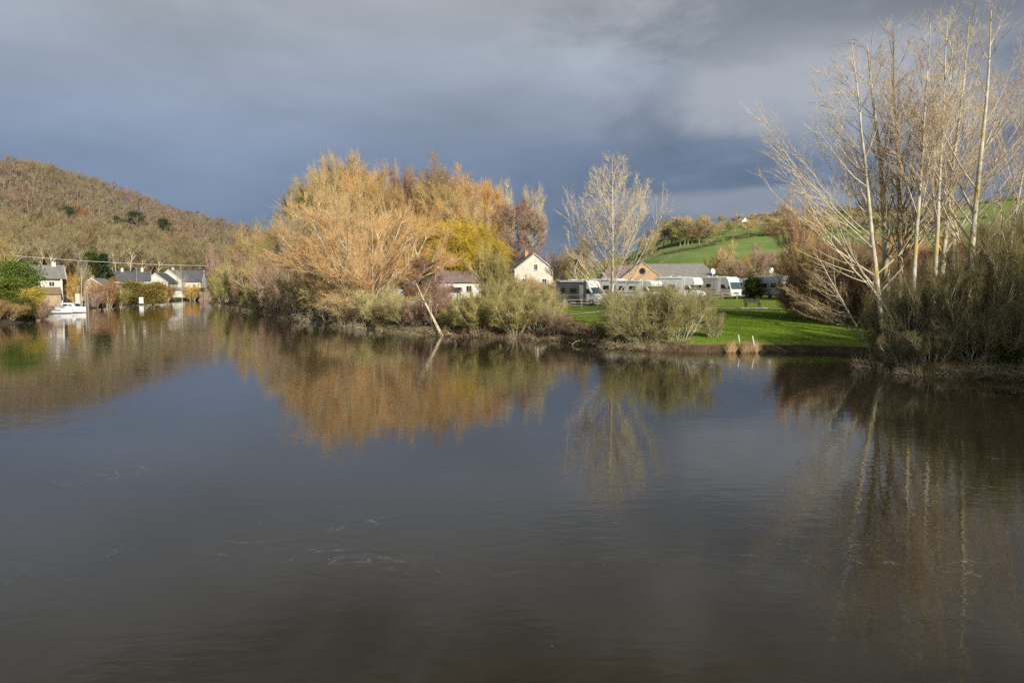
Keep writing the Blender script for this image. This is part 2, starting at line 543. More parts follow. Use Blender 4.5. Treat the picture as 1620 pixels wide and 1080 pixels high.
# ---- tree prototypes: each returns (trunk mesh, crown mesh, height)
def proto(name, seed, H, stems=1, stem_r=0.2, spread=0.05, stem_lean=0.0,
          n1=24, t1=(0.2, 0.97), a1=0.7, up1=0.12, l1=(0.45, 0.12), n2=9, a2=0.6, up2=0.05, l2=(0.45,),
          n3=7, a3=0.6, up3=0.0, l3=0.9, n4=4, l4=0.4, r_twig=0.012, base_r=0.0, shape=None,
          bark='bark_tan', wob=0.06, tip_leaf=0, stemK=9, up0=0.03, min_r=0.012, l1_pow=1.0, top_pc=99.2, t2=0.15, limb_k=1.0, a4=0.7, wob2=1.3, stem_cut=1.0, trunk_pow=1.0):
    rng = np.random.default_rng(seed)
    tg, cg = Geo(), Geo()
    az = np.arange(stems) * 2 * np.pi / max(1, stems) + rng.uniform(0, 1.2, stems)
    P0 = np.stack([np.cos(az) * base_r, np.sin(az) * base_r, np.zeros(stems) - 0.3], 1)
    ln = stem_lean * rng.uniform(.5, 1.3, stems)
    D0 = np.stack([np.cos(az) * ln + rng.normal(size=stems) * spread, np.sin(az) * ln + rng.normal(size=stems) * spread, np.ones(stems)], 1)
    L0 = H * stem_cut * (rng.uniform(.78, 1.0, stems) if stems > 1 else np.ones(1))
    S = walk(P0, D0, L0, stemK, up0, wob * 0.6, rng)
    r0 = stem_r * (rng.uniform(.6, 1.1, stems) if stems > 1 else np.ones(1))
    SR = taper(r0, stemK, 0.12)
    SR[:, 0] *= 1.25
    tg.tubes(S, SR, 8)
    # level 1: limbs
    p, d, r, t, pi = spawn(S, SR, n1, t1[0], t1[1], a1, 0.12, rng)
    f = shape(t) if shape else (1 - t) ** l1_pow
    L = H * (l1[0] * f + l1[1]) * rng.uniform(.7, 1.15, len(p)) * (L0 / H / stem_cut)[pi]
    B1 = walk(p, d, L, 6, up1, wob, rng)
    R1 = taper(np.maximum(r * rng.uniform(.35, .6, len(p)) * limb_k, min_r * 1.8), 6, 0.2)
    tg.tubes(B1, R1, 5)
    # level 2: branches
    p, d, r, t, pi = spawn(B1, R1, np.maximum(2, (n2 * L / L.mean()).astype(int)), t2, 1.0, a2, 0.15, rng)
    L2 = np.maximum(L[pi] * l2[0] * (1.1 - 0.7 * t), 0.25 * H * .12) * rng.uniform(.6, 1.2, len(p))
    B2 = walk(p, d, L2, 4, up2, wob * wob2, rng)
    R2 = taper(np.maximum(r * .6, min_r), 4, 0.35)
    cg.tubes(B2, R2, 3)
    # level 3: twigs
    p, d, r, t, pi = spawn(B2, R2, n3, 0.15, 1.0, a3, 0.2, rng)
    L3 = l3 * rng.uniform(.5, 1.25, len(p))
    B3 = walk(p, d, L3, 3, up3, wob * 1.6, rng)
    cg.tubes(B3, taper(np.full(len(p), r_twig), 3, 0.5), 3)
    # level 4: fine spurs
    if n4:
        p, d, r, t, pi = spawn(B3, taper(np.full(len(p), r_twig), 3, 0.5), n4, 0.1, 1.0, a4, 0.2, rng)
        e = p + unit(d + np.array([0, 0, up3 * 2])) * (l4 * rng.uniform(.5, 1.3, len(p)))[:, None]
        cg.cones(p, e, r_twig * 0.8)
    tm = tg.mesh(name + '_trunk', M[bark], True)
    cm = cg.mesh(name + '_crown', M['twig'])
    nv = len(cm.vertices); co = np.empty(nv * 3, np.float32); cm.vertices.foreach_get('co', co); co = co.reshape(-1, 3)
    top = np.percentile(co[:, 2], top_pc)
    rad = np.percentile(np.hypot(co[:, 0], co[:, 1]), 97)
    return dict(trunk=tm, crown=cm, H=float(top), Rd=float(rad))

def leafy(name, seed, H, Rd, nleaf, leaf, lobes=16, bark='bark_dark', cone=False):
    """evergreen crown: leaf clumps on branches through the crown's volume"""
    rng = np.random.default_rng(seed)
    tg, cg = Geo(), Geo()
    S = walk(np.zeros((1, 3)) - [[0, 0, .3]], np.array([[0.02, 0, 1.]]), np.array([H * .93]), 7, 0.03, 0.04, rng)
    SR = taper(np.array([H * .018 + .05]), 7, .15)
    tg.tubes(S, SR, 7)
    if cone:
        p, d, r, t, pi = spawn(S, SR, 90, 0.10, 1.0, 1.45, 0.15, rng, 0.9)
        L = Rd * (1.05 - t) * rng.uniform(.7, 1.1, len(p))
        B = walk(p, d, np.maximum(L, .15), 4, -0.04, .05, rng)
    else:
        p, d, r, t, pi = spawn(S, SR, lobes * 3, 0.10, 0.98, 1.0, 0.35, rng)
        L = Rd * np.sqrt(np.maximum(.08, 1 - (2 * np.abs(t - .45)) ** 2)) * rng.uniform(.65, 1.25, len(p))
        B = walk(p, d, L, 4, 0.10, .12, rng)
    tg.tubes(B, taper(np.full(len(p), H * .005 + .012), 4, .4), 4)
    p2, d2, r2, t2, pi2 = spawn(B, taper(np.full(len(p), .03), 4, .4), max(2, nleaf // len(p) // 14), 0.25, 1.0, .8, .3, rng)
    sp = Rd * (.055 if cone else .13)
    n = len(p2) * 14
    C = np.repeat(p2 + d2 * sp, 14, 0) + rng.normal(size=(n, 3)) * sp * np.array([1, 1, .7])
    cg.leaves(C, leaf, rng)
    tm = tg.mesh(name + '_trunk', M[bark], True)
    cm = cg.mesh(name + '_crown', M['leaf'])
    return dict(trunk=tm, crown=cm, H=float(np.percentile(C[:, 2], 99.5)), Rd=float(np.percentile(np.hypot(C[:, 0], C[:, 1]), 95)))

# ------------------------------------------------------------------ terrain
SHORE_PX = [(1620, 603), (1560, 600), (1500, 599), (1445, 594), (1410, 580), (1385, 566), (1340, 559), (1290, 557), (1200, 557), (1100, 557),
            (1050, 556), (1000, 554), (950, 549), (900, 541), (850, 537), (800, 535), (750, 533), (700, 530), (650, 525), (600, 521),
            (560, 517), (520, 511), (490, 504), (460, 498), (420, 491), (380, 485), (350, 480), (335, 477.5)]
RIVER = [(50, -90), (40, -10), (34, 10), (29.5, 29)]
RIVER += [WZ(a, b, 0)[:2] for a, b in SHORE_PX]
RIVER += [(-66, 196), (-40, 214), (0, 228), (2, 244), (-45, 228)]
RIVER += [WZ(a, b, 0)[:2] for a, b in [(330, 473.6), (300, 475), (275, 477.5), (235, 479), (200, 482), (170, 485), (148, 488), (138, 491.0), (110, 492.0), (76, 495), (66, 503), (48, 508), (28, 512), (0, 515), (-60, 520)]]
RIVER += [(-66, 50), (-68, 0), (-80, -90)]
RV = np.array(RIVER)

def shore_dist(X, Y):
    """signed distance to the waterline: positive on land"""
    X = np.asarray(X, float); Y = np.asarray(Y, float)
    best = np.full(X.shape, 1e9); inside = np.zeros(X.shape, bool)
    n = len(RV)
    for i in range(n):
        ax, ay = RV[i]; bx, by = RV[(i + 1) % n]
        ex, ey = bx - ax, by - ay
        t = np.clip(((X - ax) * ex + (Y - ay) * ey) / (ex * ex + ey * ey), 0, 1)
        best = np.minimum(best, np.hypot(X - ax - t * ex, Y - ay - t * ey))
        c = ((ay > Y) != (by > Y))
        with np.errstate(divide='ignore', invalid='ignore'):
            xx = (bx - ax) * (Y - ay) / (by - ay + 1e-12) + ax
        inside ^= c & (X < xx)
    return np.where(inside, -best, best)

RIDGE = np.array([(-500, 320, 46), (0, 360, 53.5), (60, 370, 53.8), (150, 390, 49), (250, 430, 41.5), (330, 470, 36), (395, 520, 33), (420, 540, 28),
                  (480, 600, 22), (600, 700, 14), (810, 800, 7), (880, 430, 6), (980, 400, 17), (1040, 395, 26.5), (1080, 395, 31), (1170, 395, 35.2),
                  (1300, 400, 39.5), (1400, 400, 42), (1500, 400, 45), (1620, 400, 50), (2300, 400, 60)], float)
FOOT = np.array([(-500, 140), (0, 168), (100, 188), (200, 222), (300, 268), (400, 335), (600, 450), (810, 500), (880, 240), (1040, 190), (1300, 180), (1620, 165), (2300, 150)], float)

def vnoise(X, Y, s, seed=0):
    a = seed * 1.7
    return (np.sin(X * s + a) * np.cos(Y * s * 1.13 - a) + 0.5 * np.sin(X * s * 2.3 + Y * s * 1.9 + a * 2) + 0.25 * np.cos(X * s * 4.7 - Y * s * 4.1 + a * 3)) / 1.75

def gz(X, Y, d=None):
    X = np.asarray(X, float); Y = np.asarray(Y, float)
    if d is None: d = shore_dist(X, Y)
    Ys = np.maximum(Y, 1.0)
    px = CX + F * X / Ys
    right = np.clip((px - 560) / 200, 0, 1); right = right * right * (3 - 2 * right)
    dd = np.maximum(d, 0)
    hi = .30 * (1 - np.exp(-dd / .5)) + 1.45 * (1 - np.exp(-dd / 10)) + .012 * np.minimum(dd, 90)
    lo = .45 * (1 - np.exp(-dd / .8)) + .35 * (1 - np.exp(-dd / 8)) + .004 * np.minimum(dd, 90)
    z = lo * (1 - right) + hi * right
    z += 0.05 * vnoise(X, Y, .45, 1) * np.clip(dd / 3, 0, 1)
    rd = np.interp(px, RIDGE[:, 0], RIDGE[:, 1]); rz = np.interp(px, RIDGE[:, 0], RIDGE[:, 2])
    ft = np.interp(px, FOOT[:, 0], FOOT[:, 1])
    t = np.where(Y > 20, (Y - ft) / (rd - ft), -1)
    tt = np.clip(t, 0, 1)
    prof = tt * tt * (3 - 2 * tt) * .45 + tt * .55
    over = 1 - .12 * np.clip(t - 1, 0, 3)
    z = z + prof * (rz - z) * over + 1.2 * vnoise(X, Y, .035, 3) * np.clip(t * 4, 0, 1)
    wet = -2.2 * (1 - np.exp(d / 2.0))
    return np.where(d > 0, z, wet)

def G(x, y):
    return float(gz(np.array([x]), np.array([y]))[0])

def hit(px, py, y0=60, y1=700):
    """point of the ground seen at photo pixel (px, py)"""
    Y = np.arange(y0, y1, 1.0)
    w0 = np.array(W(px, py, 1.0)); w0 = w0 - np.array([0, 0, CAMZ])
    X = w0[0] * Y; Z = CAMZ + w0[2] * Y
    g = gz(X, Y)
    k = np.nonzero(g >= Z)[0]
    i = k[0] if len(k) else len(Y) - 1
    return X[i], Y[i], float(g[i])

xs = np.concatenate([np.arange(-2600, -500, 150), np.arange(-500, -130, 6), np.arange(-130, -30, 1.4), np.arange(-30, 46, .7), np.arange(46, 140, 1.4), np.arange(140, 500, 6), np.arange(500, 2700, 150)])
ys = np.concatenate([np.arange(-400, 20, 20), np.arange(20, 34, 1.4), np.arange(34, 100, .7), np.arange(100, 250, 1.6), np.arange(250, 640, 5), np.arange(640, 3200, 120)])
GX, GY = np.meshgrid(xs, ys)
GD = shore_dist(GX, GY)
GZ = gz(GX, GY, GD)
nx, ny = len(xs), len(ys)
ii = np.arange(nx * ny).reshape(ny, nx)
Qg = np.stack([ii[:-1, :-1], ii[:-1, 1:], ii[1:, 1:], ii[1:, :-1]], -1).reshape(-1, 4)
gme = np_mesh('ground', np.stack([GX, GY, GZ], -1).reshape(-1, 3), Qg, None, M['ground'], True)
gpx = CX + F * GX / np.maximum(GY, 1)
gft = np.interp(gpx, FOOT[:, 0], FOOT[:, 1])
grass = np.where((gpx > 850) & (GD > 1.8) & (GY > 20), .95, 0.15)
grass = np.where((gpx > 1090) & (GD < 2.6) & (gpx < 1400) & (GY > 40), np.clip((GD - .7) * 1.4, 0, 1), grass)
grass = np.where((gpx > 1395) & (GY < 60), .3, grass)
grass = np.where((gpx < 560) & (gpx > 190) & (GD > 1.5) & (GD < 25) & (GY > 140), .55, grass)
grass = np.where((gpx < 860) & (GY > gft), .06, grass)
field = np.clip((GY - gft + 25) / 40, 0, 1) * (gpx > 850)
litter = np.clip((GY - gft + 10) / 25, 0, 1) * (gpx < 860) * (GY > 20)
for nm, arr in (('grass', grass), ('field', field), ('litter', litter)):
    at = gme.attributes.new(nm, 'FLOAT', 'POINT')
    at.data.foreach_set('value', arr.astype(np.float32).ravel())
tag(link('ground', gme), 'river banks, meadow and rising hills under winter grass and leaf litter', kind='structure')

wme = np_mesh('river', [(-2600, -400, 0), (2600, -400, 0), (2600, 1200, 0), (-2600, 1200, 0)], [(0, 1, 2, 3)], None, M['water'])
tag(link('river', wme), 'calm brown river reflecting the trees and the storm clouds', kind='structure')

def drape(pts, width, name, mat, lift=.045, step=.7, label=None):
    """a strip laid along ground points pts (x, y)"""
    P = np.array(pts, float)
    out = []
    for a, b in zip(P[:-1], P[1:]):
        n = max(1, int(np.linalg.norm(b - a) / step))
        out += [a + (b - a) * k / n for k in range(n)]
    out.append(P[-1]); C = np.array(out)
    T = np.gradient(C, axis=0); T /= np.linalg.norm(T, axis=1, keepdims=True)
    Nn = np.stack([-T[:, 1], T[:, 0]], 1)
    m = max(2, int(width / .6) + 1)
    w = np.linspace(-width / 2, width / 2, m)
    w = w[None, :] * (1 + .12 * np.sin(np.arange(len(C)) * .7))[:, None]
    X = C[:, None, 0] + Nn[:, None, 0] * w; Y = C[:, None, 1] + Nn[:, None, 1] * w
    Z = gz(X, Y) + lift
    idx = np.arange(X.size).reshape(X.shape)
    Q = np.stack([idx[:-1, :-1], idx[:-1, 1:], idx[1:, 1:], idx[1:, :-1]], -1).reshape(-1, 4)
    o = link(name, np_mesh(name, np.stack([X, Y, Z], -1).reshape(-1, 3), Q, None, mat, True))
    return tag(o, label, kind='structure')

pp = [hit(a, b, 55, 140)[:2] for a, b in [(1290, 492), (1240, 490), (1190, 488.5), (1130, 488.5), (1060, 489), (1000, 490), (960, 493), (925, 497), (880, 500), (850, 503)]]
drape(pp, 1.1, 'footpath', M['gravel'], .05, label='pale gravel footpath crossing the riverside meadow')
drape([(5, 93), (16, 98), (27, 112), (38, 126)], 11, 'parking_area', M['gravel'], .055, 1.5, label='gravel parking area behind the rail fence')

# ------------------------------------------------------------------ trees
PR = {}
flat = lambda t: np.ones_like(t)
dome = lambda t: np.sqrt(np.maximum(.1, 1.0 - (t - .35) ** 2 * 2))
pop = dict(n2=8, a2=.42, up2=.09, n3=5, a3=.5, up3=.06, l3=.85, n4=2, l4=.30, a4=.5, r_twig=.0075, bark='bark_pale', min_r=.014, stemK=12, wob2=1.0)
PR['poplar1'] = proto('poplar_a', 11, 18, stem_r=.20, n1=26, t1=(.24, .97), a1=.60, up1=.12, l1=(.46, .06), wob=.035, limb_k=.8, spread=.015, **pop)
PR['poplar2'] = proto('poplar_b', 23, 18, stem_r=.17, n1=22, t1=(.30, .97), a1=.54, up1=.12, l1=(.40, .06), wob=.035, limb_k=.8, spread=.015, **pop)
PR['poplar3'] = proto('poplar_c', 37, 18, stem_r=.17, n1=30, t1=(.14, .95), a1=.74, up1=.12, l1=(.66, .05), wob=.045, limb_k=.9, spread=.015, **pop)
pv = dict(pop); pv.update(n2=9, n3=7, l3=.62, n4=3, l4=.26, r_twig=.0085, min_r=.016)
PR['vase'] = proto('vase_poplar', 15, 14, stem_r=.20, n1=54, t1=(.10, .93), a1=.74, up1=.15, l1=(.66, .07), wob=.04, limb_k=.62, spread=.01, **pv)
PR['round1'] = proto('round_willow', 7, 13, stems=20, stem_r=.13, base_r=.6, stem_lean=.75, n1=10, t1=(.08, .95), a1=.45, up1=.03, l1=(.34, .10), n2=8, a2=.42, t2=.4, n3=6, a3=.4, l3=1.2, n4=4, a4=.4, l4=.7, r_twig=.0095, bark='bark_pale', min_r=.035, up0=.01, wob=.06, shape=dome, wob2=1.0)
tr = dict(top_pc=97.5, n2=9, a2=.5, up2=.04, a3=.5, n4=5, a4=.5, wob2=1.0, shape=flat, t2=.35)
PR['round2'] = proto('round_crown', 17, 12, stems=3, stem_r=.17, base_r=.12, stem_lean=.30, stem_cut=.62, n1=18, t1=(.2, 1), a1=.74, up1=.05, l1=(.44, 0), n3=8, l3=1.1, l4=.6, r_twig=.012, bark='bark_pale', min_r=.04, **tr)
PR['tall1'] = proto('tall_crown_a', 31, 20, stem_r=.28, stem_cut=.70, n1=44, t1=(.34, 1), a1=.92, up1=.09, l1=(.34, 0), n3=9, l3=1.2, l4=.7, r_twig=.015, bark='bark_pale', min_r=.055, **tr)
PR['tall2'] = proto('tall_crown_b', 32, 20, stems=2, stem_r=.22, base_r=.1, stem_lean=.18, stem_cut=.68, n1=24, t1=(.34, 1), a1=.88, up1=.10, l1=(.33, 0), n3=9, l3=1.2, l4=.7, r_twig=.015, bark='bark_pale', min_r=.055, **tr)
PR['alder'] = proto('alder', 41, 16, stem_r=.18, stem_cut=.92, n1=40, t1=(.12, 1), a1=1.0, up1=.08, l1=(.20, .06), n2=8, a2=.6, up2=.02, n3=8, a3=.6, l3=.8, n4=6, a4=.6, l4=.4, r_twig=.016, bark='bark_dark', min_r=.03, shape=dome)
PR['weep'] = proto('weeping_willow', 43, 12, stems=3, stem_r=.2, base_r=.12, stem_lean=.35, stem_cut=.75, n1=20, t1=(.3, .97), a1=.8, up1=.02, l1=(.36, .05), n2=10, a2=.7, up2=-.10, n3=11, a3=.7, up3=-.5, l3=2.0, n4=6, a4=.3, l4=1.0, r_twig=.014, bark='bark_tan', min_r=.03, shape=dome, wob2=1.0)
sh = dict(n2=6, a2=.42, n3=5, a3=.42, l3=.60, n4=4, a4=.4, l4=.32, r_twig=.006, min_r=.015, shape=dome, top_pc=97, bark='bark_pale', wob2=1.0)
PR['shrub1'] = proto('thicket_a', 51, 4.5, stems=22, stem_r=.045, base_r=.7, stem_lean=.75, n1=8, t1=(.12, .95), a1=.42, up1=.03, l1=(.34, .10), wob=.10, **sh)
PR['shrub2'] = proto('thicket_b', 52, 4.5, stems=20, stem_r=.05, base_r=.6, stem_lean=1.05, n1=8, t1=(.12, .95), a1=.48, up1=.0, l1=(.36, .10), wob=.13, up0=-.03, **sh)
sh.update(n2=7, l3=.95, l4=.55, r_twig=.011, min_r=.028)
PR['shrub3'] = proto('bank_bush_a', 53, 6, stems=16, stem_r=.075, base_r=.8, stem_lean=.6, n1=9, t1=(.10, .95), a1=.45, up1=.04, l1=(.34, .12), wob=.09, **sh)
PR['shrub4'] = proto('bank_bush_b', 54, 6, stems=17, stem_r=.075, base_r=.8, stem_lean=.9, n1=9, t1=(.08, .95), a1=.5, up1=.01, l1=(.32, .12), wob=.12, up0=-.02, **sh)
PR['bramble'] = proto('low_tangle', 55, 1.6, stems=16, stem_r=.016, base_r=1.2, stem_lean=1.5, n1=4, t1=(.1, .95), a1=.8, up1=-.05, l1=(.5, .15), n2=3, a2=.6, n3=3, a3=.6, l3=.4, n4=2, l4=.2, r_twig=.006, min_r=.009, wob=.22, up0=-.14, top_pc=97, bark='bark_pale')
PR['bole'] = proto('long_boled_tree', 33, 20, stem_r=.30, stem_cut=.80, n1=20, t1=(.55, 1), a1=.74, up1=.09, l1=(.27, 0), n2=8, a2=.5, n3=7, l3=1.2, n4=4, l4=.7, r_twig=.018, bark='bark_pale', min_r=.055, shape=flat)
PR['hill1'] = proto('hill_tree_a', 61, 10, stem_r=.2, stem_cut=.60, n1=18, t1=(.25, 1), a1=.8, up1=.07, l1=(.40, 0), n2=7, n3=6, l3=1.2, n4=3, l4=.8, r_twig=.026, min_r=.05, bark='bark_tan', shape=flat, stemK=5)
PR['hill2'] = proto('hill_tree_b', 62, 10, stem_r=.2, stem_cut=.55, n1=20, t1=(.25, 1), a1=.9, up1=.06, l1=(.44, 0), n2=7, n3=6, l3=1.3, n4=3, l4=.8, r_twig=.026, min_r=.05, bark='bark_tan', shape=flat, stemK=5)
PR['laurel'] = leafy('laurel', 71, 6, 3.4, 14000, .24, lobes=24)
PR['ball'] = leafy('clipped_ball', 72, 2.6, 1.3, 9000, .12, lobes=30)
PR['conifer'] = leafy('conifer', 73, 11, 3.0, 12000, .30, cone=True)
PR['pine'] = leafy('pine', 74, 11, 3.4, 9000, .38, lobes=14)

def place(kind, px, D, top, width, col, name, label, cat='tree', group=None, lean=0.0, leandir=(1, 0), bark=(1, 1, 1), rz=None, at=None, h=None, seed=[100]):
    seed[0] += 1
    rr = random.Random(seed[0])
    p = PR[kind]
    if at: x, y = at
    else: x, y = W(px, 440, D)[0], D
    g = G(x, y)
    g = max(g, -.15)
    if h is None:
        h = W(px, top, y)[2] - g
    sz = h / p['H']
    sx = (width / F * y) / (2 * p['Rd']) if width else sz
    root = empty(name, (x, y, g - .05), rr.uniform(0, 6.28) if rz is None else rz)
    root.scale = (sx, sx, sz)
    if lean:
        q = Matrix.Rotation(lean, 4, Vector((-leandir[1], leandir[0], 0)))
        root.rotation_mode = 'QUATERNION'
        root.rotation_quaternion = (q @ Matrix.Rotation(rr.uniform(0, 6.28), 4, 'Z')).to_quaternion()
    tag(root, label, cat, group)
    t = link('trunk', p['trunk'], root); t.color = (*bark, 1)
    c = link('crown', p['crown'], root)
    v = rr.uniform(.9, 1.1)
    c.color = (col[0] * v, col[1] * v, col[2] * v, 1)
    return root

# twig colours
TAN = (.60, .45, .24); GOLD = (.62, .41, .11); YEL = (.78, .56, .09); OLIVE = (.42, .37, .14); ORA = (.66, .42, .19)
RED = (.36, .21, .155); PINK = (.44, .30, .24); PALE = (.62, .55, .40); GREY = (.42, .36, .27); BRN = (.32, .23, .15); BUD = (.60, .46, .34)

# --- tall poplars on the right bank: px, D, top, width, lean
RP = [('poplar3', 1399, 53, 75, 330, .10, (-1, 0), 'pale poplar leaning left, leftmost of the tall riverside poplars'),
      ('poplar1', 1408, 57, 60, 250, .05, (-1, 0), 'slim poplar behind the leftmost one, its crown reaching left over the scrub'),
      ('poplar1', 1427, 55, 30, 210, .01, (-1, 0), 'tall poplar with trunk tinted dark for shade, third of the riverside poplars from the left'),
      ('poplar2', 1446, 52, 30, 170, .012, (1, 0), 'slender poplar just right of the dark trunked poplar'),
      ('poplar2', 1476, 51, 8, 170, .008, (1, 0), 'white barked straight poplar in the middle of the riverside group'),
      ('poplar1', 1487, 54, 25, 180, .02, (1, 0), 'pale poplar close against the white barked one, leaning a little right'),
      ('poplar2', 1511, 56, 35, 170, .03, (1, 0), 'thin forked poplar left of the thickest pale trunk'),
      ('poplar1', 1532, 51, 18, 230, .012, (1, 0), 'thickest pale trunked poplar at the right of the riverside group'),
      ('poplar3', 1585, 57, 45, 230, .06, (1, 0), 'poplar leaning right at the edge of the riverside group')]
for i, (k, px, D, top, w, ln, ld, lab) in enumerate(RP):
    t = place(k, px, D, top, w, ((.60, .47, .36) if i % 2 else (.66, .56, .40)), 'poplar_tree', lab, group='tall bare poplars on the right bank', lean=ln, leandir=ld, bark=(1, 1, 1) if i != 2 else (.55, .5, .42))  # third trunk's shade is put into its darker bark tint
place('vase', 968, 65, 250, 175, (.66, .57, .42), 'poplar_tree', 'lone spreading bare poplar beside the motorhomes', rz=.6)
place('poplar3', 1378, 50, 372, 150, TAN, 'leaning_tree', 'small pale tree arching left over the meadow edge', lean=.48, leandir=(-1, .1))
place('poplar3', 1340, 62, 352, 120, TAN, 'young_tree', 'thin bare sapling behind the red-brown bush', lean=.2, leandir=(-1, 0))
place('round2', 1262, 118, 324, 95, (.46, .30, .19), 'bushy_tree', 'reddish bare tree standing high against the right field')

# --- the wooded hump in the middle
HUMP = [('tall1', 541, 172, 250, 80, TAN, 'tallest pale tan tree of the copse, at its upper left'),
        ('tall2', 492, 166, 290, 75, (.42, .34, .14), 'yellowish tree with mistletoe on the left shoulder of the copse'),
        ('tall1', 515, 176, 268, 60, TAN, 'tan tree between the tallest tree and the mistletoe tree'),
        ('tall2', 588, 174, 268, 80, (.50, .33, .14), 'orange tan tree right of the tallest tree in the copse'),
        ('alder', 629, 164, 272, 44, RED, 'dark red-brown tree near the top middle of the copse'),
        ('tall1', 664, 176, 275, 78, (.36, .26, .16), 'brownish tree with dark forking limbs at the copse top'),
        ('tall2', 707, 184, 271, 72, (.42, .30, .19), 'pale brown rounded treetop right of the copse centre'),
        ('tall1', 690, 158, 300, 80, (.45, .34, .14), 'golden tan tree with upright trunks above the yellow willow'),
        ('tall2', 742, 168, 285, 62, ORA, 'bright orange tan tree on the right side of the copse'),
        ('tall1', 768, 162, 294, 44, (.70, .42, .12), 'narrow glowing orange tree on the right side of the copse'),
        ('tall2', 783, 176, 300, 50, PALE, 'pale narrow tree behind the orange tree'),
        ('tall1', 838, 164, 302, 38, PALE, 'pale slim tree standing above the red-brown alders'),
        ('alder', 800, 152, 325, 55, PINK, 'left one of the red-brown alders behind the cream house'),
        ('alder', 826, 154, 318, 50, RED, 'middle one of the red-brown alders behind the cream house'),
        ('alder', 850, 148, 340, 40, PINK, 'right one of the red-brown alders behind the cream house'),
        ('round2', 545, 128, 315, 110, TAN, 'broad tan tree behind the big round willow'),
        ('round2', 636, 156, 318, 90, (.62, .40, .18), 'orange brown tree above the yellow weeping willow'),
        ('tall2', 612, 150, 295, 70, (.46, .32, .14), 'golden brown tree in the heart of the copse'),
        ('round2', 462, 146, 350, 70, GREY, 'grey lichen covered tree below the mistletoe tree'),
        ('round2', 500, 118, 372, 90, (.36, .27, .13), 'brown rounded tree left of the big round willow'),
        ('round2', 448, 150, 350, 100, (.50, .38, .17), 'broad fawn tree stepping down from the mistletoe tree'),
        ('round2', 422, 158, 362, 80, (.54, .40, .19), 'orange fawn tree next to the round golden tree'),
        ('round2', 435, 146, 376, 80, (.38, .33, .13), 'yellow-green tree low on the left of the copse'),
        ('round2', 402, 168, 368, 62, (.44, .34, .14), 'round golden tree at the far left end of the copse'),
        ('alder', 752, 156, 340, 40, RED, 'small red-brown alder beside the orange tree'),
        ('round1', 580, 90, 326, 205, (.68, .45, .23), 'big round willow with limbs fanning up from the water edge'),
        ('weep', 704, 138, 354, 120, YEL, 'bright yellow weeping willow behind the low house'),
        ('weep', 757, 140, 372, 80, (.64, .48, .10), 'paler yellow willow right of the bright one'),
        ('weep', 664, 141, 360, 70, (.66, .47, .09), 'yellow willow half hidden by the big round willow')]
for k, px, D, top, w, col, lab in HUMP:
    place(k, px, D, top, w * 1.35, col, 'willow_tree' if k in ('weep', 'round1') else ('alder_tree' if k == 'alder' else 'bare_tree'), lab, group='trees of the riverside copse')
# infill of the copse
rr = random.Random(5)
for i in range(36):
    px = rr.uniform(470, 790); D = rr.uniform(140, 198)
    top = np.interp(px, [455, 480, 540, 620, 700, 780, 860], [372, 312, 270, 276, 280, 308, 372]) + rr.uniform(0, 42)
    place(rr.choice(['tall1', 'tall2', 'round2']), px, D, top, rr.uniform(70, 100), rr.choice([TAN, (.52, .40, .2), ORA, TAN, (.5, .36, .24)]), 'bare_tree',
          'bare tree deep inside the riverside copse', group='bare trees deep in the copse')
for k, px, D, top, w, col, lab in [
    ('round2', 790, 90, 402, 60, OLIVE, 'olive tinted slender tree between the two houses'),
    ('round2', 768, 92, 392, 62, (.56, .46, .18), 'olive gold tree with pale stems left of the cream house'),
    ('round2', 822, 84, 440, 70, TAN, 'low tan tree at the left foot of the cream house'),
    ('alder', 668, 86, 405, 66, RED, 'purplish alder above the slanting dead trunk'),
    ('round2', 695, 92, 440, 60, PINK, 'small pinkish brown tree before the low house'),
    ('round2', 915, 118, 385, 75, (.40, .30, .14), 'brown tree filling the gap right of the cream house'),
    ('round2', 885, 126, 402, 50, BRN, 'dark brown tree against the right wall of the cream house'),
    ('round2', 968, 166, 405, 50, OLIVE, 'olive tree behind the brick gable'),
    ('round2', 1145, 172, 388, 55, TAN, 'fan shaped pale tree at the foot of the green field'),
    ('round1', 1125, 178, 405, 30, (.60, .36, .08), 'small orange shrub left of the fan shaped tree'),
    ('round1', 1178, 174, 404, 22, (.60, .36, .08), 'small orange shrub right of the fan shaped tree'),
    ('round2', 1165, 150, 415, 75, BRN, 'dark brown thicket tree behind the parked motorhomes'),
    ('round2', 1205, 155, 392, 80, PINK, 'purplish brown tree at the lower edge of the green field'),
    ('round2', 1250, 140, 385, 80, TAN, 'tan tree behind the rightmost motorhome'),
    ]:
    place(k, px, D, top, w, col, 'bare_tree', lab)
# middle-distance scrub behind the poplars
for i, (px, D, top, w, col) in enumerate([(1290, 100, 376, 90, (.48, .36, .13)), (1330, 95, 385, 90, RED), (1375, 98, 372, 95, (.42, .27, .15)), (1425, 105, 378, 90, ORA), (1470, 96, 382, 95, RED),
                                          (1515, 100, 378, 95, (.40, .22, .13)), (1560, 90, 372, 100, BRN), (1610, 86, 368, 100, ORA), (1255, 125, 405, 70, (.38, .28, .14)), (1660, 90, 350, 110, BRN)]):
    place('shrub3' if i % 2 else 'round2', px, D, top, w, col, 'bushy_tree',
          ['golden bush', 'red-brown bush', 'fawn bush', 'orange bush', 'dark red bush', 'rusty bush', 'brown bush', 'bright rusty bush', 'drab bush', 'dull bush'][i] + ' in the scrub belt below the far field',
          group='scrub belt behind the poplars')

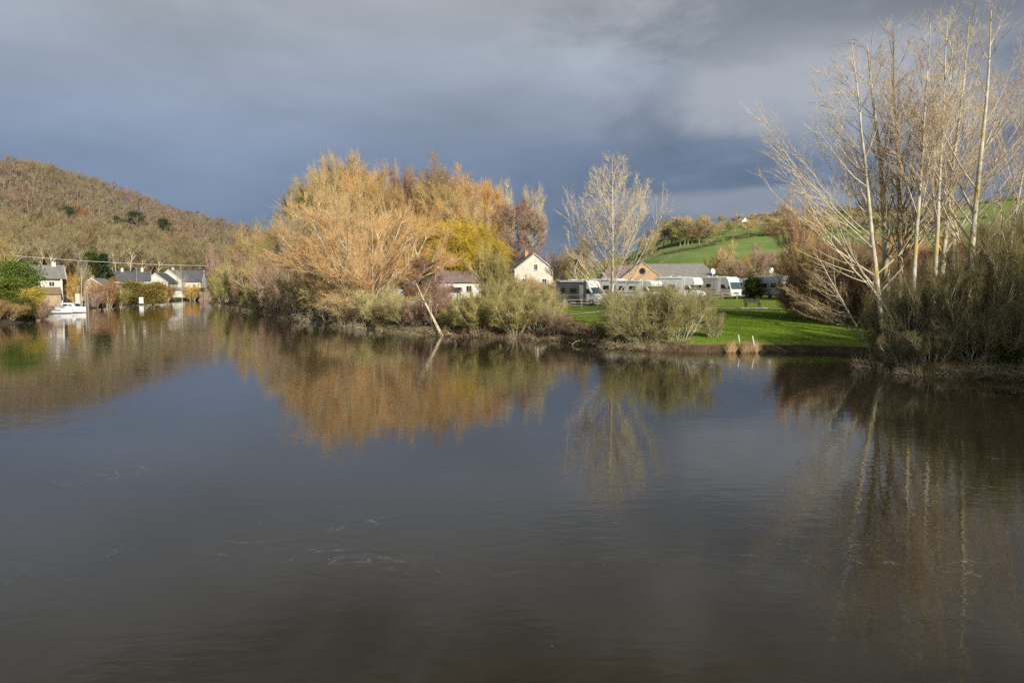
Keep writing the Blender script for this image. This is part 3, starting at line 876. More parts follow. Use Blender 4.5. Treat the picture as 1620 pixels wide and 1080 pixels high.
# --- bank bushes from the river bend to the meadow
BANK = [(343, 186, 404, 36, PINK, 'a'), (352, 178, 432, 44, OLIVE, 'b'), (376, 160, 415, 56, (.48, .42, .17), 'a'), (392, 140, 402, 60, (.42, .29, .19), 'b'), (410, 128, 415, 66, (.50, .40, .19), 'a'), (436, 120, 412, 62, PINK, 'b'),
        (455, 112, 430, 60, (.42, .32, .18), 'a'), (418, 125, 452, 60, OLIVE, 'b'), (470, 106, 415, 74, (.46, .33, .22), 'b'), (490, 98, 440, 75, (.50, .42, .19), 'a'), (520, 90, 430, 85, (.50, .40, .20), 'b'), (548, 84, 465, 80, TAN, 'a'),
        (600, 80, 462, 90, (.50, .44, .21), 'b'), (640, 77, 470, 80, (.48, .40, .20), 'a'), (665, 74, 478, 60, PINK, 'b'), (690, 76, 470, 60, RED, 'a'), (722, 73, 492, 60, OLIVE, 'b'), (757, 70, 470, 80, OLIVE, 'a'),
        (785, 71, 450, 90, (.46, .40, .17), 'b'), (815, 68, 470, 85, OLIVE, 'a'), (848, 67, 462, 85, (.44, .38, .17), 'b'), (877, 66, 494, 60, BRN, 'a'), (905, 64.5, 512, 60, BRN, 'b'), (938, 60.5, 510, 56, BRN, 'a')]
words = ['reddish', 'olive', 'yellow-green', 'dusky', 'golden fawn', 'dull pink', 'dun', 'low olive', 'rosy brown', 'straw green', 'broad tan', 'low tan', 'pale greenish', 'khaki', 'low pinkish', 'wine coloured', 'low green tinged', 'upright olive',
         'tall greenish', 'spreading olive', 'fan shaped greenish', 'brown', 'low brown', 'small dark brown']
near = ['at the river bend', 'by the river bend below the golden tree', 'on the bank left of the copse', 'under the round golden tree', 'on the left bank of the copse', 'below the grey lichen tree', 'under the mistletoe tree', 'hanging over the water under the copse',
        'left of the big round willow', 'at the left foot of the big round willow', 'in front of the round willow on its left', 'sweeping to the water under the round willow', 'under the centre of the round willow', 'at the right foot of the round willow',
        'left of the slanting dead trunk', 'behind the slanting dead trunk', 'right of the slanting dead trunk', 'below the low house', 'left below the cream house', 'straight below the cream house', 'right below the cream house',
        'at the left end of the meadow', 'beside the hanging dead branch', 'left of the large green tinged bush']
for i, (px, D, top, w, col, v) in enumerate(BANK):
    D = min(D, 5760 / (float(np.interp(px, [a_[0] for a_ in sorted(SHORE_PX)], [a_[1] for a_ in sorted(SHORE_PX)])) - 445) + (3.2 if 630 < px < 725 else 1.0 if i % 2 else 2.5))
    place('shrub3' if v == 'a' else 'shrub4', px, D, top, w * 1.15, col, 'bank_bush', f'{words[i]} bare bush {near[i]}', 'bush', 'bare bushes along the copse bank')
# large green tinged bush in front of the meadow
place('shrub1', 1000, 56.8, 466, 118, (.37, .34, .15), 'bank_bush', 'left half of the dense green tinged thicket below the lone poplar', 'bush')
place('shrub2', 1030, 55.2, 460, 170, (.37, .34, .15), 'bank_bush', 'middle bush of the green tinged thicket before the meadow', 'bush')
place('shrub1', 1074, 54.4, 456, 130, (.37, .34, .15), 'bank_bush', 'upright bush at the right end of the green tinged thicket', 'bush')
place('shrub2', 1015, 54.6, 492, 150, (.37, .34, .15), 'bank_bush', 'low tangled bush hanging over the water below the lone poplar', 'bush')
place('shrub1', 1130, 54.5, 496, 40, (.34, .29, .16), 'sapling', 'thin straggly sapling on the meadow edge', 'bush')
for px, top, lab in ((1012, 432, 'left wispy sapling rising from the green tinged thicket'), (1048, 425, 'middle wispy sapling rising from the green tinged thicket'), (1096, 440, 'right wispy sapling rising from the green tinged thicket'), (1122, 468, 'short wispy sapling just right of the green tinged thicket')):
    place('poplar2', px, 56.5, top, 34, (.46, .41, .2), 'sapling', lab, 'sapling', bark=(.7, .68, .4))
place('round2', 838, 112, 438, 50, TAN, 'bare_tree', 'small twiggy tree veiling the front of the cream house')
place('shrub3', 868, 108, 446, 46, (.42, .32, .2), 'bank_bush', 'twiggy bush veiling the lower right corner of the cream house', 'bush')
# red-brown arching bush at the right of the meadow
for px, D, top, w, col, lab in [(1285, 66, 425, 110, (.36, .20, .11), 'red-brown arching bush at the right edge of the meadow'), (1325, 63, 418, 120, (.34, .22, .12), 'broad brown bush behind the arching sapling'),
                                (1375, 60, 425, 120, (.30, .21, .13), 'brown bush under the leftmost tall poplar'), (1300, 64, 462, 110, (.40, .30, .17), 'low pale twigged bush spilling on the meadow'),
                                (1430, 57, 420, 120, BRN, 'brown thicket bush at the foot of the dark trunked poplar'), (1490, 56, 415, 130, (.26, .18, .11), 'brown thicket bush at the foot of the white barked poplar'),
                                (1550, 55, 405, 140, (.24, .18, .11), 'brown thicket bush below the thickest poplar')]:
    place('shrub4' if px % 2 else 'shrub2', px, D, top, w, col, 'thicket_bush', lab, 'bush')
# foreground thicket on the point
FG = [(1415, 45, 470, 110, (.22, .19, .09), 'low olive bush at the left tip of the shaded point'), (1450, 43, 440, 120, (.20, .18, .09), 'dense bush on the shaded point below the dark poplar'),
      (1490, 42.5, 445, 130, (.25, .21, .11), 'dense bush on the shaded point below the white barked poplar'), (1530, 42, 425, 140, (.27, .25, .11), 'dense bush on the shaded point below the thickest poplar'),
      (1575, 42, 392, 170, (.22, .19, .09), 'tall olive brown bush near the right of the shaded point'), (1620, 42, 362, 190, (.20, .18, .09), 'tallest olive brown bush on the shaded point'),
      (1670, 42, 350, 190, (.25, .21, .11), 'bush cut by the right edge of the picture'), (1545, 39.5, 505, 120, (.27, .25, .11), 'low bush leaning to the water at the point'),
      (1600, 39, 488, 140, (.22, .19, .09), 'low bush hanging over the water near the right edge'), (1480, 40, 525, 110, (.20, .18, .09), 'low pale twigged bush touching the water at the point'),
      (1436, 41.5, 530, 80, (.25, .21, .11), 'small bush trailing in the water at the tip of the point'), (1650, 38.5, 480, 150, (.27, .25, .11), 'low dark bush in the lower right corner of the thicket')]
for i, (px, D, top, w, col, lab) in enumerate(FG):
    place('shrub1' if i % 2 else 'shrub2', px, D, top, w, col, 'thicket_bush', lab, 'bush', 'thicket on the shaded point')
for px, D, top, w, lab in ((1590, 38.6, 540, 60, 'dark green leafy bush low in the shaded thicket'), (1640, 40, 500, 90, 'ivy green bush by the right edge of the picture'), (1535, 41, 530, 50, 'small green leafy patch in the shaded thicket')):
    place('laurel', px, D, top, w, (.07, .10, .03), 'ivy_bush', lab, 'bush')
# tangle along the waterline
brs = random.Random(9)
def shore_at(px):
    a = sorted(SHORE_PX)
    return WZ(px, float(np.interp(px, [q[0] for q in a], [q[1] for q in a])), 0)
px = 345
while px < 1660:
    if not (1105 < px < 1395):
        s = shore_at(min(px, 1619))
        sx_ = s[0] if px < 1619 else s[0] + (px - 1619) / F * 36
        y = s[1] + brs.uniform(.3, 1.4)
        place('bramble', px, None, None, 0, brs.choice([BRN, GREY, (.3, .24, .15), (.3, .27, .14)]), 'bramble', 'low bare bramble tangle at the waterline', 'bramble',
              'brambles along the waterline', at=(sx_ * y / s[1], y), h=brs.uniform(.35, .75) * (1.0 if y < 90 else 1.6), bark=(1, .95, .85))
    px += max(8, 2000 / max(40, shore_at(min(px, 1619))[1]) ) * brs.uniform(.8, 1.2)
# trees beyond the right edge that shade the point
for i, (x, y, h, w) in enumerate([(35, 24, 13, 10), (40, 27, 12, 10), (37, 15, 15, 11), (44, 20, 14, 11), (38, 6, 16, 12)]):
    r_ = PR['laurel' if i % 2 else 'round2']
    place('laurel' if i % 2 else 'round2', 0, y, None, w * F / y, (.06, .08, .03) if i % 2 else BRN, 'bank_tree',
          'tree on the right bank beyond the edge of the picture', 'tree', 'bank trees beyond the right edge', at=(x, y), h=h)

# --- left bank
place('laurel', 28, 104, 412, 66, (.10, .15, .03), 'laurel_bush', 'large glossy green laurel left of the slate roofed house', 'bush')
place('laurel', 5, 98, 440, 70, (.13, .16, .03), 'laurel_bush', 'lighter green bush cut by the left edge', 'bush')
place('laurel', 50, 96, 455, 36, (.40, .32, .06), 'yellow_shrub', 'yellow leaved shrub before the laurel', 'bush')
place('laurel', 28, 92, 470, 46, (.12, .13, .04), 'laurel_bush', 'low green bush under the laurel near the water', 'bush')
place('shrub4', 60, 96, 478, 45, PINK, 'bank_bush', 'reddish bare bush beside the moored boats', 'bush')
place('shrub3', 12, 88, 482, 60, (.42, .28, .12), 'bank_bush', 'orange brown heap of dry stems at the left edge', 'bush')
place('shrub3', -12, 86, 478, 60, (.42, .28, .12), 'bank_bush', 'orange brown thicket on the left edge by the water', 'bush')
place('round2', 2, 150, 388, 60, (.46, .35, .12), 'bare_tree', 'golden tan round tree above the laurel at the left edge')
place('poplar2', 128, 128, 398, 30, PALE, 'birch_tree', 'slim pale stemmed tree beside the white boats')
place('poplar2', 138, 131, 405, 24, PALE, 'birch_tree', 'thin pale stem right of the slim pale tree', bark=(.9, .9, .9))
place('shrub3', 120, 134, 436, 30, GOLD, 'bank_bush', 'golden bush against the dark gap beside the slate roofed house', 'bush')
place('shrub3', 167, 142, 446, 52, (.40, .22, .10), 'bank_bush', 'rusty round bush on the left bank', 'bush')
place('shrub4', 150, 138, 462, 34, PINK, 'bank_bush', 'small purplish bush left of the rusty bush', 'bush')
place('shrub3', 186, 148, 456, 34, OLIVE, 'bank_bush', 'dull olive bush right of the rusty bush', 'bush')
place('laurel', 211, 160, 444, 46, (.20, .18, .05), 'garden_tree', 'clipped green and rust garden tree on the left bank', 'tree')
place('laurel', 240, 160, 446, 40, (.25, .19, .05), 'garden_tree', 'rust tinted garden tree right of the clipped one', 'tree')
place('conifer', 166, 172, 402, 34, (.035, .06, .025), 'conifer_tree', 'dark conifer among the far riverside houses')
place('laurel', 147, 176, 398, 40, (.07, .09, .02), 'evergreen_tree', 'dark evergreen left of the conifer')
place('laurel', 40, 190, 405, 40, (.05, .07, .025), 'evergreen_tree', 'dark evergreen behind the slate roofed house')
place('poplar1', 287, 185, 418, 22, PALE, 'young_tree', 'pale slim tree in front of the far gabled houses')
place('shrub3', 262, 176, 452, 26, (.42, .24, .09), 'garden_bush', 'orange garden bush at the far shore', 'bush')
place('conifer', 267, 178, 452, 8, (.05, .09, .03), 'small_conifer', 'small dark cone shaped garden conifer at the far shore')
place('shrub3', 303, 190, 452, 30, GOLD, 'garden_bush', 'golden garden bush before the slate roofed far house', 'bush')
place('laurel', 308, 194, 462, 18, (.08, .13, .04), 'garden_bush', 'small green garden bush beside the pink boathouse', 'bush')
place('ball', 1191, 108, 438, 34, (.055, .09, .02), 'round_bush', 'clipped round evergreen bush between two motorhomes', 'bush')
place('pine', 1425, 150, 352, 36, (.05, .055, .025), 'evergreen_tree', 'dark evergreen seen behind the poplar trunks')

# --- left hill: a row of separate trees at its foot, then the wood as one mass
hr = random.Random(3)
cnt = 0
for i in range(165):
    px = hr.uniform(-15, 410)
    ft = float(np.interp(px, FOOT[:, 0], FOOT[:, 1]))
    D = ft + hr.uniform(8, 48)
    x = W(px, 400, D)[0]
    if shore_dist(np.array([x]), np.array([D]))[0] < 6: continue
    place(hr.choice(['hill1', 'hill2']), px, D, None, 0, hr.choice([BRN, (.33, .28, .16), (.36, .30, .16), (.30, .24, .14)]), 'hillside_tree',
          'bare brown tree at the foot of the wooded hill', group='bare trees at the foot of the wooded hill', at=(x, D), h=hr.uniform(10, 16), bark=(1.2, 1.12, .98))
for px, py, hh, w, k, lab in [(112, 362, 9, 5.5, 'laurel', 'green leafy tree in the middle of the wooded hill'), (187, 372, 8, 5, 'pine', 'small dark pine on the wooded hill'), (218, 372, 10, 6, 'pine', 'largest dark pine on the wooded hill'),
                              (263, 382, 10, 4.5, 'pine', 'right dark pine on the wooded hill'), (350, 345, 7, 5, 'pine', 'lone dark pine on the hill crest'), (347, 412, 6, 5, 'laurel', 'green leafy tree low on the right of the hill')]:
    x, y, z = hit(px, py, 150)
    hx, hy, hz = hit(px, py + 8, 150)
    place(k, px, hy, None, w * 5.5, (.065, .09, .045), 'evergreen_tree', lab, at=(hx, hy - 2), h=hh * 3.6 / F * hy + 2)
x, y, z = hit(136, 364, 150)
place('hill2', 136, y, None, 26, (.50, .20, .07), 'beech_tree', 'rust red tree on the wooded hill beside the green one', at=(x, y - 3), h=10)

for i, (px, D, top, w) in enumerate([(48, 186, 384, 40), (64, 190, 372, 38), (78, 188, 380, 36), (92, 192, 370, 40), (106, 194, 382, 36), (126, 200, 388, 36), (186, 214, 372, 50), (204, 218, 376, 46), (226, 226, 388, 40), (250, 236, 392, 40), (20, 180, 380, 40)]):
    place('bole', px, D - 12, top, w * 1.1, hr.choice([(.40, .34, .22), (.38, .33, .20), GREY]), 'tall_tree',
          'tall grey-brown tree with pale bare trunk ' + ['above the laurel', 'left behind the grey roof', 'behind the middle of the grey roof', 'behind the chimney of the grey roof', 'just right of the grey roofed house', 'over the slim pale stems',
          'left of the pair above the spire', 'right of the pair above the spire', 'over the long slate roof', 'above the white gabled houses', 'near the left edge of the picture'][i], bark=(1.0, .97, .85))

def wood_mass():
    rng = np.random.default_rng(77)
    temps = []
    for v in range(7):
        g = Geo()
        H = 9.0
        S = walk(np.zeros((1, 3)), np.array([[.05, 0, 1.]]), np.array([H * .9]), 4, .02, .05, rng)
        SR = taper(np.array([.24]), 4, .3)
        g.tubes(S, SR, 3)
        p, d, r, t, pi = spawn(S, SR, 15, .35, 1, .85, .2, rng)
        B = walk(p, d, H * .36 * dome(t) * rng.uniform(.7, 1.2, len(p)), 3, .12, .15, rng)
        BR = taper(np.full(len(p), .07), 3, .4)
        g.tubes(B, BR, 3)
        p, d, r, t, pi = spawn(B, BR, 25, .2, 1, .8, .3, rng)
        g.cones(p, p + unit(d + [0, 0, .25]) * rng.uniform(.6, 1.6, (len(p), 1)), .028)
        temps.append((np.concatenate(g.V), np.concatenate(g.Q), np.concatenate(g.T)))
    V, Q, T, C, n = [], [], [], [], 0
    k = 0
    cols = np.array([(.27, .225, .135), (.31, .26, .155), (.25, .21, .125), (.29, .235, .16), (.27, .20, .135), (.30, .225, .155), (.30, .20, .14), (.33, .215, .15)])
    for px_ in np.arange(-50, 425, 1.5):
        ft = float(np.interp(px_, FOOT[:, 0], FOOT[:, 1])); rd = float(np.interp(px_, RIDGE[:, 0], RIDGE[:, 1]))
        m = 5
        for _ in range(3):
            px = px_ + rng.uniform(0, 1)
            D = ft + 30 + (rd + 22 - ft - 30) * rng.uniform()
            x = (px - CX) / F * D
            g0 = G(x, D)
            v = temps[rng.integers(7)]
            s = rng.uniform(.8, 1.25); a = rng.uniform(0, 6.28); sw = s * rng.uniform(.9, 1.25)
            P = v[0]
            X = (P[:, 0] * math.cos(a) - P[:, 1] * math.sin(a)) * sw + x
            Y = (P[:, 0] * math.sin(a) + P[:, 1] * math.cos(a)) * sw + D
            V.append(np.stack([X, Y, P[:, 2] * s + g0 - .3], 1)); Q.append(v[1] + n); T.append(v[2] + n); n += len(P)
            patch = vnoise(np.array([x]), np.array([D]), .03, 5)[0]
            c = cols[int(np.clip((patch * .5 + .5) * 8 + rng.normal() * 1.6, 0, 7))] * rng.uniform(.85, 1.2)
            cc_ = np.tile(c, (len(P), 1)); cc_[:12] = c * .5 + np.array([.20, .175, .13]); C.append(cc_)
            k += 1
    me = np_mesh('hillside_wood', np.concatenate(V), np.concatenate(Q), np.concatenate(T))
    ca = me.attributes.new('tint', 'FLOAT_COLOR', 'POINT')
    cc = np.ones((n, 4), np.float32); cc[:, :3] = np.concatenate(C)
    ca.data.foreach_set('color', cc.ravel())
    m, nt, p = new_mat('winter_wood')
    at = nt.nodes.new('ShaderNodeAttribute'); at.attribute_name = 'tint'
    nt.links.new(at.outputs['Color'], p.inputs['Base Color'])
    p.inputs['Roughness'].default_value = .9
    p.inputs['Specular IOR Level'].default_value = .1
    me.materials.append(m)
    tag(link('hillside_wood', me), 'leafless brown wood covering the hill on the left', 'wood', kind='stuff')
wood_mass()

# --- right field: orchard and hedge trees
FT = [(1050, 391, 34, TAN), (1062, 390, 38, BRN), (1069, 389, 36, GREY), (1076, 389, 40, OLIVE), (1083, 388, 38, GREY), (1088, 387, 40, TAN), (1095, 386, 36, OLIVE), (1101, 384, 36, GREY), (1106, 386, 34, BRN), (1111, 384, 34, TAN),
      (1118, 384, 30, GREY), (1124, 383, 28, OLIVE), (1130, 377, 24, GREY), (1140, 373, 20, TAN), (1150, 371, 22, OLIVE), (1163, 367, 18, GREY), (1184, 376, 26, TAN), (1193, 360, 16, OLIVE), (1211, 374, 24, TAN),
      (1040, 396, 32, OLIVE), (1032, 402, 30, TAN), (1022, 408, 28, OLIVE)]
FT += [(1112, 362, 20, OLIVE), (1124, 358, 20, OLIVE), (1134, 356, 18, GREY), (1142, 356, 15, OLIVE), (1090, 362, 18, TAN), (1100, 358, 16, TAN), (1160, 354, 10, TAN), (1168, 353, 13, TAN), (1186, 353, 12, ORA), (1196, 352, 14, TAN), (1208, 352, 14, ORA),
       (1220, 350, 15, TAN), (1232, 350, 17, ORA), (1244, 350, 20, RED), (1225, 372, 28, OLIVE), (1236, 376, 28, TAN)]
for i in range(44):
    px = 1250 + i * 6 + hr.uniform(-3, 3)
    FT.append((px, (366 if i % 3 else 352) - max(0, (px - 1300)) * .03 + hr.uniform(-4, 4), hr.uniform(16, 26) if px < 1500 else hr.uniform(6, 12), hr.choice([OLIVE, GREY, TAN, BRN])))
for px, py, hh, col in FT:
    if px > 1490: continue
    x, y, z = hit(px, py, 185)
    place(hr.choice(['hill1', 'hill2']), px, y, None, hh * 1.3, col, 'field_tree', 'small bare tree on the green field across the meadow', group='bare trees on the green field', at=(x, y), h=hh / F * y * 1.12)

def hedge(pts, h, name, label, col, w=1.2, seed=1):
    rng = np.random.default_rng(seed)
    P = np.array([hit(a, b, 185)[:2] for a, b in pts])
    out = []
    for a, b in zip(P[:-1], P[1:]):
        n = int(np.linalg.norm(b - a) * 34)
        t = rng.uniform(0, 1, (n, 1)); out.append(a + (b - a) * t)
    C = np.concatenate(out) + rng.normal(size=(sum(map(len, out)), 2)) * w * .4
    z = gz(C[:, 0], C[:, 1])
    c3 = np.column_stack([C, z - .1])
    e = c3 + np.column_stack([rng.normal(size=(len(C), 2)) * .5, rng.uniform(.5, 1, len(C)) * h])
    g = Geo(); g.cones(c3, e, .09)
    me = g.mesh(name, M['twig'])
    o = link(name, me); o.color = (*col, 1)
    return tag(o, label, 'hedge')
hedge([(1045, 404), (1075, 398), (1100, 394), (1130, 388)], 1.3, 'field_hedge', 'low dark hedge line climbing across the near field', (.12, .11, .06), seed=2)
hedge([(1125, 384), (1170, 378), (1200, 374), (1245, 371)], 1.0, 'field_hedge', 'hedge line under the row of orchard trees', (.14, .12, .06), seed=3)
hedge([(1240, 360), (1330, 356), (1450, 352), (1560, 346)], 1.6, 'field_hedge', 'long dark hedge crossing the upper field', (.10, .10, .05), seed=4)
hedge([(1480, 330), (1560, 322), (1620, 316)], 1.4, 'field_hedge', 'hedge on the skyline at the right', (.10, .11, .05), seed=5)

# ------------------------------------------------------------------ built things
class MB:
    """collects boxes, prisms, tubes in one bmesh"""
    def __init__(s): s.bm = bmesh.new()
    def box(s, lo, hi, bev=0.0):
        r = bmesh.ops.create_cube(s.bm, size=1.0)
        vs = r['verts']
        for v in vs:
            v.co = Vector([(lo[k] + hi[k]) / 2 + v.co[k] * (hi[k] - lo[k]) for k in range(3)])
        if bev:
            es = list({e for v in vs for e in v.link_edges})
            bmesh.ops.bevel(s.bm, geom=es, offset=bev, segments=2, affect='EDGES', profile=.5)
        return s
    def prism(s, prof, y0, y1, bev=0.0, axis='y'):
        """profile (a, z) extruded along an axis"""
        f = (lambda a, z, t: (a, t, z)) if axis == 'y' else (lambda a, z, t: (t, a, z))
        A = [s.bm.verts.new(f(a, z, y0)) for a, z in prof]
        B = [s.bm.verts.new(f(a, z, y1)) for a, z in prof]
        n = len(prof)
        fs = [s.bm.faces.new(A), s.bm.faces.new(B[::-1])]
        fs += [s.bm.faces.new((A[(i + 1) % n], A[i], B[i], B[(i + 1) % n])) for i in range(n)]
        bmesh.ops.recalc_face_normals(s.bm, faces=fs)
        if bev:
            es = list({e for q in fs[:2] for e in q.edges})
            bmesh.ops.bevel(s.bm, geom=es, offset=bev, segments=3, affect='EDGES', profile=.5)
        return s
    def quad(s, pts):
        s.bm.faces.new([s.bm.verts.new(p) for p in pts]); return s
    def cyl(s, p, r, h, axis='z', seg=16, r2=None):
        m = {'z': Matrix(), 'x': Matrix.Rotation(R(90), 4, 'Y'), 'y': Matrix.Rotation(R(90), 4, 'X')}[axis]
        bmesh.ops.create_cone(s.bm, cap_ends=True, segments=seg, radius1=r, radius2=r if r2 is None else r2, depth=h, matrix=Matrix.Translation(p) @ m)
        return s
    def bar(s, a, b, r, seg=6):
        a, b = Vector(a), Vector(b)
        q = (b - a).to_track_quat('Z', 'Y').to_matrix().to_4x4()
        bmesh.ops.create_cone(s.bm, cap_ends=True, segments=seg, radius1=r, radius2=r, depth=(b - a).length, matrix=Matrix.Translation((a + b) / 2) @ q)
        return s
    def build(s, name, mat, parent=None):
        me = bpy.data.meshes.new(name); s.bm.to_mesh(me); s.bm.free()
        me.materials.append(mat)
        return link(name, me, parent)

def window(parent, c, w, h, face, frame='white', proud=.03):
    """window on a wall: face = '-y', 'x' or '-x'; frame proud, pane set back in it, sill"""
    x, y, z = c
    fr, pn = MB(), MB()
    t = .07
    def bx(mb, u0, u1, z0, z1, d0, d1):
        if face == '-y': mb.box((x + u0, y - d1, z + z0), (x + u1, y - d0, z + z1))
        elif face == 'x': mb.box((x + d0, y + u0, z + z0), (x + d1, y + u1, z + z1))
        else: mb.box((x - d1, y + u0, z + z0), (x - d0, y + u1, z + z1))
    bx(fr, -w / 2, -w / 2 + t, -h / 2, h / 2, -.02, proud + .03)
    bx(fr, w / 2 - t, w / 2, -h / 2, h / 2, -.02, proud + .03)
    bx(fr, -w / 2 + t, w / 2 - t, h / 2 - t, h / 2, -.02, proud + .03)
    bx(fr, -w / 2 + t, w / 2 - t, -h / 2, -h / 2 + t, -.02, proud + .03)
    bx(fr, -.02, .02, -h / 2 + t, h / 2 - t, -.02, proud + .02)
    bx(pn, -w / 2 + t, w / 2 - t, -h / 2 + t, h / 2 - t, -.02, .006)
    win = fr.build('window', M[frame], parent)
    pn.build('pane', M['glass'], win)
    sl = MB(); bx(sl, -w / 2 - .06, w / 2 + .06, -h / 2 - .07, -h / 2 - .002, -.02, .12); sl.build('sill', M['concrete'], win)
    return win

def gable_house(name, px, D, label, cat, yaw, w, l, eave, ridge, wall, roof, z=None, chim=(), over=.25, wins=(), door=None, verge='white'):
    """ridge along local y; the gable at y = 0 faces the camera. yaw turns it"""
    x = W(px, 440, D)[0]
    g = G(x, D) if z is None else z
    root = empty(name, (x, D, g), yaw)
    tag(root, label, cat)
    hw = w / 2
    MB().prism([(-hw, -.5), (hw, -.5), (hw, eave), (0, ridge), (-hw, eave)], 0, l).build('wall', M[wall], root)
    s = (ridge - eave) / hw
    th = .14
    rf = MB()
    for sg in (-1, 1):
        a = [(0, ridge + .01), (sg * (hw + over), eave - s * over + .01), (sg * (hw + over), eave - s * over + th), (0, ridge + th + .05)]
        rf.prism(a, -over, l + over)
    r = rf.build('roof', M[roof], root)
    a = [(0, ridge - .02), (hw + over, eave - s * over - .03), (hw + over, eave - s * over + th + .02), (0, ridge + th + .06),
         (-hw - over, eave - s * over + th + .02), (-hw - over, eave - s * over - .03)]
    for y0, y1 in ((-over - .05, -over - .003), (l + over + .003, l + over + .05)):
        MB().prism(a, y0, y1).build('verge_board', M[verge], root)
    for sg in (-1, 1):
        gx = sg * (hw + over + .05); gz_ = eave - s * over - .02
        MB().box((gx - .06, -over, gz_), (gx + .06, l + over, gz_ + .09)).build('gutter', M['plastic'], root)
        MB().bar((sg * (hw + .07), .25, 0), (sg * (hw + .07), .25, eave - .15), .045).build('downpipe', M['plastic'], root)
    for cx, cy, ch, cm in chim:
        zz = ridge - abs(cx) * s
        c = MB().box((cx - .32, cy - .32, zz - .5), (cx + .32, cy + .32, zz + ch), .02).box((cx - .38, cy - .38, zz + ch + .002), (cx + .38, cy + .38, zz + ch + .10)).build('chimney', M[cm], r)
        MB().cyl((cx - .13, cy, zz + ch + .27), .09, .32, seg=10).cyl((cx + .15, cy, zz + ch + .24), .08, .26, seg=10).build('chimney_pot', M['brick_orange'], r)
    for wn_ in wins:
        window(root, wn_[0], wn_[1], wn_[2], wn_[3], *(wn_[4:5]))
    if door:
        (dx, dy, dz), dw, dh = door
        dr = MB().box((dx - dw / 2, dy - .07, dz), (dx + dw / 2, dy - .002, dz + dh), .01).build('door', M['wood_dark'], root)
        MB().box((dx + dw / 2 - .15, dy - .13, dz + 1.0), (dx + dw / 2 - .1, dy - .072, dz + 1.12)).build('handle', M['silver'], dr)
    return root

# cream gabled house in the middle
h1 = gable_house('gabled_house', 845, 138, 'cream rendered house with a steep slate roof and orange chimney', 'house', R(11), 7.2, 10, 4.65, 7.45,
                 'render_cream', 'old_slate', chim=[(-.5, 4.5, .9, 'brick_orange')],
                 wins=[((.3, 0, 5.1), .75, 1.15, '-y'), ((-1.8, 0, 2.4), .9, 1.3, '-y'), ((1.9, 0, 2.4), .9, 1.3, '-y'), ((-3.6, 3, 3.0), 1.0, 1.2, '-x'), ((-3.6, 7, 3.0), 1.0, 1.2, '-x')], door=((0.1, 0, 0.02), .9, 2.1), verge='silver')
MB().box((2.05, 3.2, 6.02), (3.2, 4.4, 6.10), .01).box((2.15, 3.3, 5.6), (3.1, 4.3, 6.015)).build('dormer', M['zinc'], h1)
# low house left of it (ridge runs across the picture)
h2 = gable_house('low_house', 726, 132, 'low house with a faded pinkish tile roof and pale walls', 'house', R(-86), 6.0, 7.4, 2.75, 4.5, 'render_white', 'pink_tile',
                 chim=[(.2, .5, .8, 'stone_pink'), (.2, 6.6, .6, 'stone_pink')], wins=[((-3.0, 2.2, 1.6), 1.0, 1.1, '-x'), ((-3.0, 5.2, 1.6), 1.0, 1.1, '-x')], verge='render_white')
h2.rotation_euler.z = R(90 + 4); h2.location.x += 3.7
for o_ in [c for c in h2.children if c.name.startswith('window')]:
    bpy.data.objects.remove(o_.children[0]); [bpy.data.objects.remove(q) for q in list(o_.children)]; bpy.data.objects.remove(o_)
for yy in (2.0, 5.0):
    window(h2, (-3.0, yy, 1.5), 1.0, 1.2, '-x')
gable_house('garden_shed', 728, 96, 'small white shed with a flat looking dark roof among the bushes', 'shed', R(90), 2.6, 2.4, 1.9, 2.2, 'render_white', 'wood_dark', over=.15)
gable_house('white_hut', 628, 104, 'small white hut glimpsed through the willow branches', 'hut', R(6), 1.7, 2.4, 2.35, 2.7, 'white', 'zinc', over=.1)
# long barn with the brick cross gable
bg_ = gable_house('brick_gabled_barn', 1016, 150, 'long slate roofed barn with an orange brick gable and round window', 'barn', R(2), 8.2, 9, 2.75, 5.85, 'brick', 'old_slate', over=.12, verge='brick', chim=[])
MB().cyl((0, -.02, 4.2), .62, .12, 'y', 24).build('round_window', M['wood_dark'], bg_)
MB().cyl((0, -.09, 4.2), .45, .03, 'y', 24).build('pane', M['glass'], bg_.children[-1])
MB().prism([(-4.2, -.4), (4.2, -.4), (4.2, 2.7), (-4.2, 2.7)], 4.0, 15.5, axis='x').build('long_wall', M['stone_tan'], bg_)
rb = MB()
for y0, y1, yr in ((.6, 9.4, 5.0),):
    vs = [rb.bm.verts.new(p) for p in [(2.5, y0 - .4, 2.55), (15.9, y0 - .4, 2.55), (15.9, y1, 2.55), (2.5, y1, 2.55), (0.5, yr, 5.75), (13.6, yr, 5.75)]]
    for f in [(0, 1, 5, 4), (1, 2, 5), (2, 3, 4, 5), (3, 0, 4), (3, 2, 1, 0)]:
        rb.bm.faces.new([vs[i] for i in f])
rb.build('long_roof', M['old_slate'], bg_)
MB().box((-4.9, 2.0, -.4), (-4.103, 8.6, 2.4)).build('lean_to_wall', M['stone_tan'], bg_)
rb = MB()
vs = [rb.bm.verts.new(p) for p in [(-8.2, 1.4, 2.3), (-4.14, 1.4, 2.3), (-.6, 5, 5.6), (-6.0, 5, 5.2), (-8.2, 8.8, 2.3), (-4.14, 8.8, 2.3)]]
for f in [(0, 1, 2, 3), (3, 2, 5, 4), (0, 3, 4), (0, 4, 5, 1)]:
    rb.bm.faces.new([vs[i] for i in f])
rb.build('left_roof', M['pink_tile'], bg_)
MB().prism([(1.8, -.4), (8.4, -.4), (8.4, 2.28), (1.8, 2.28)], -8.0, -4.92, axis='x').build('left_wall', M['stone_tan'], bg_)

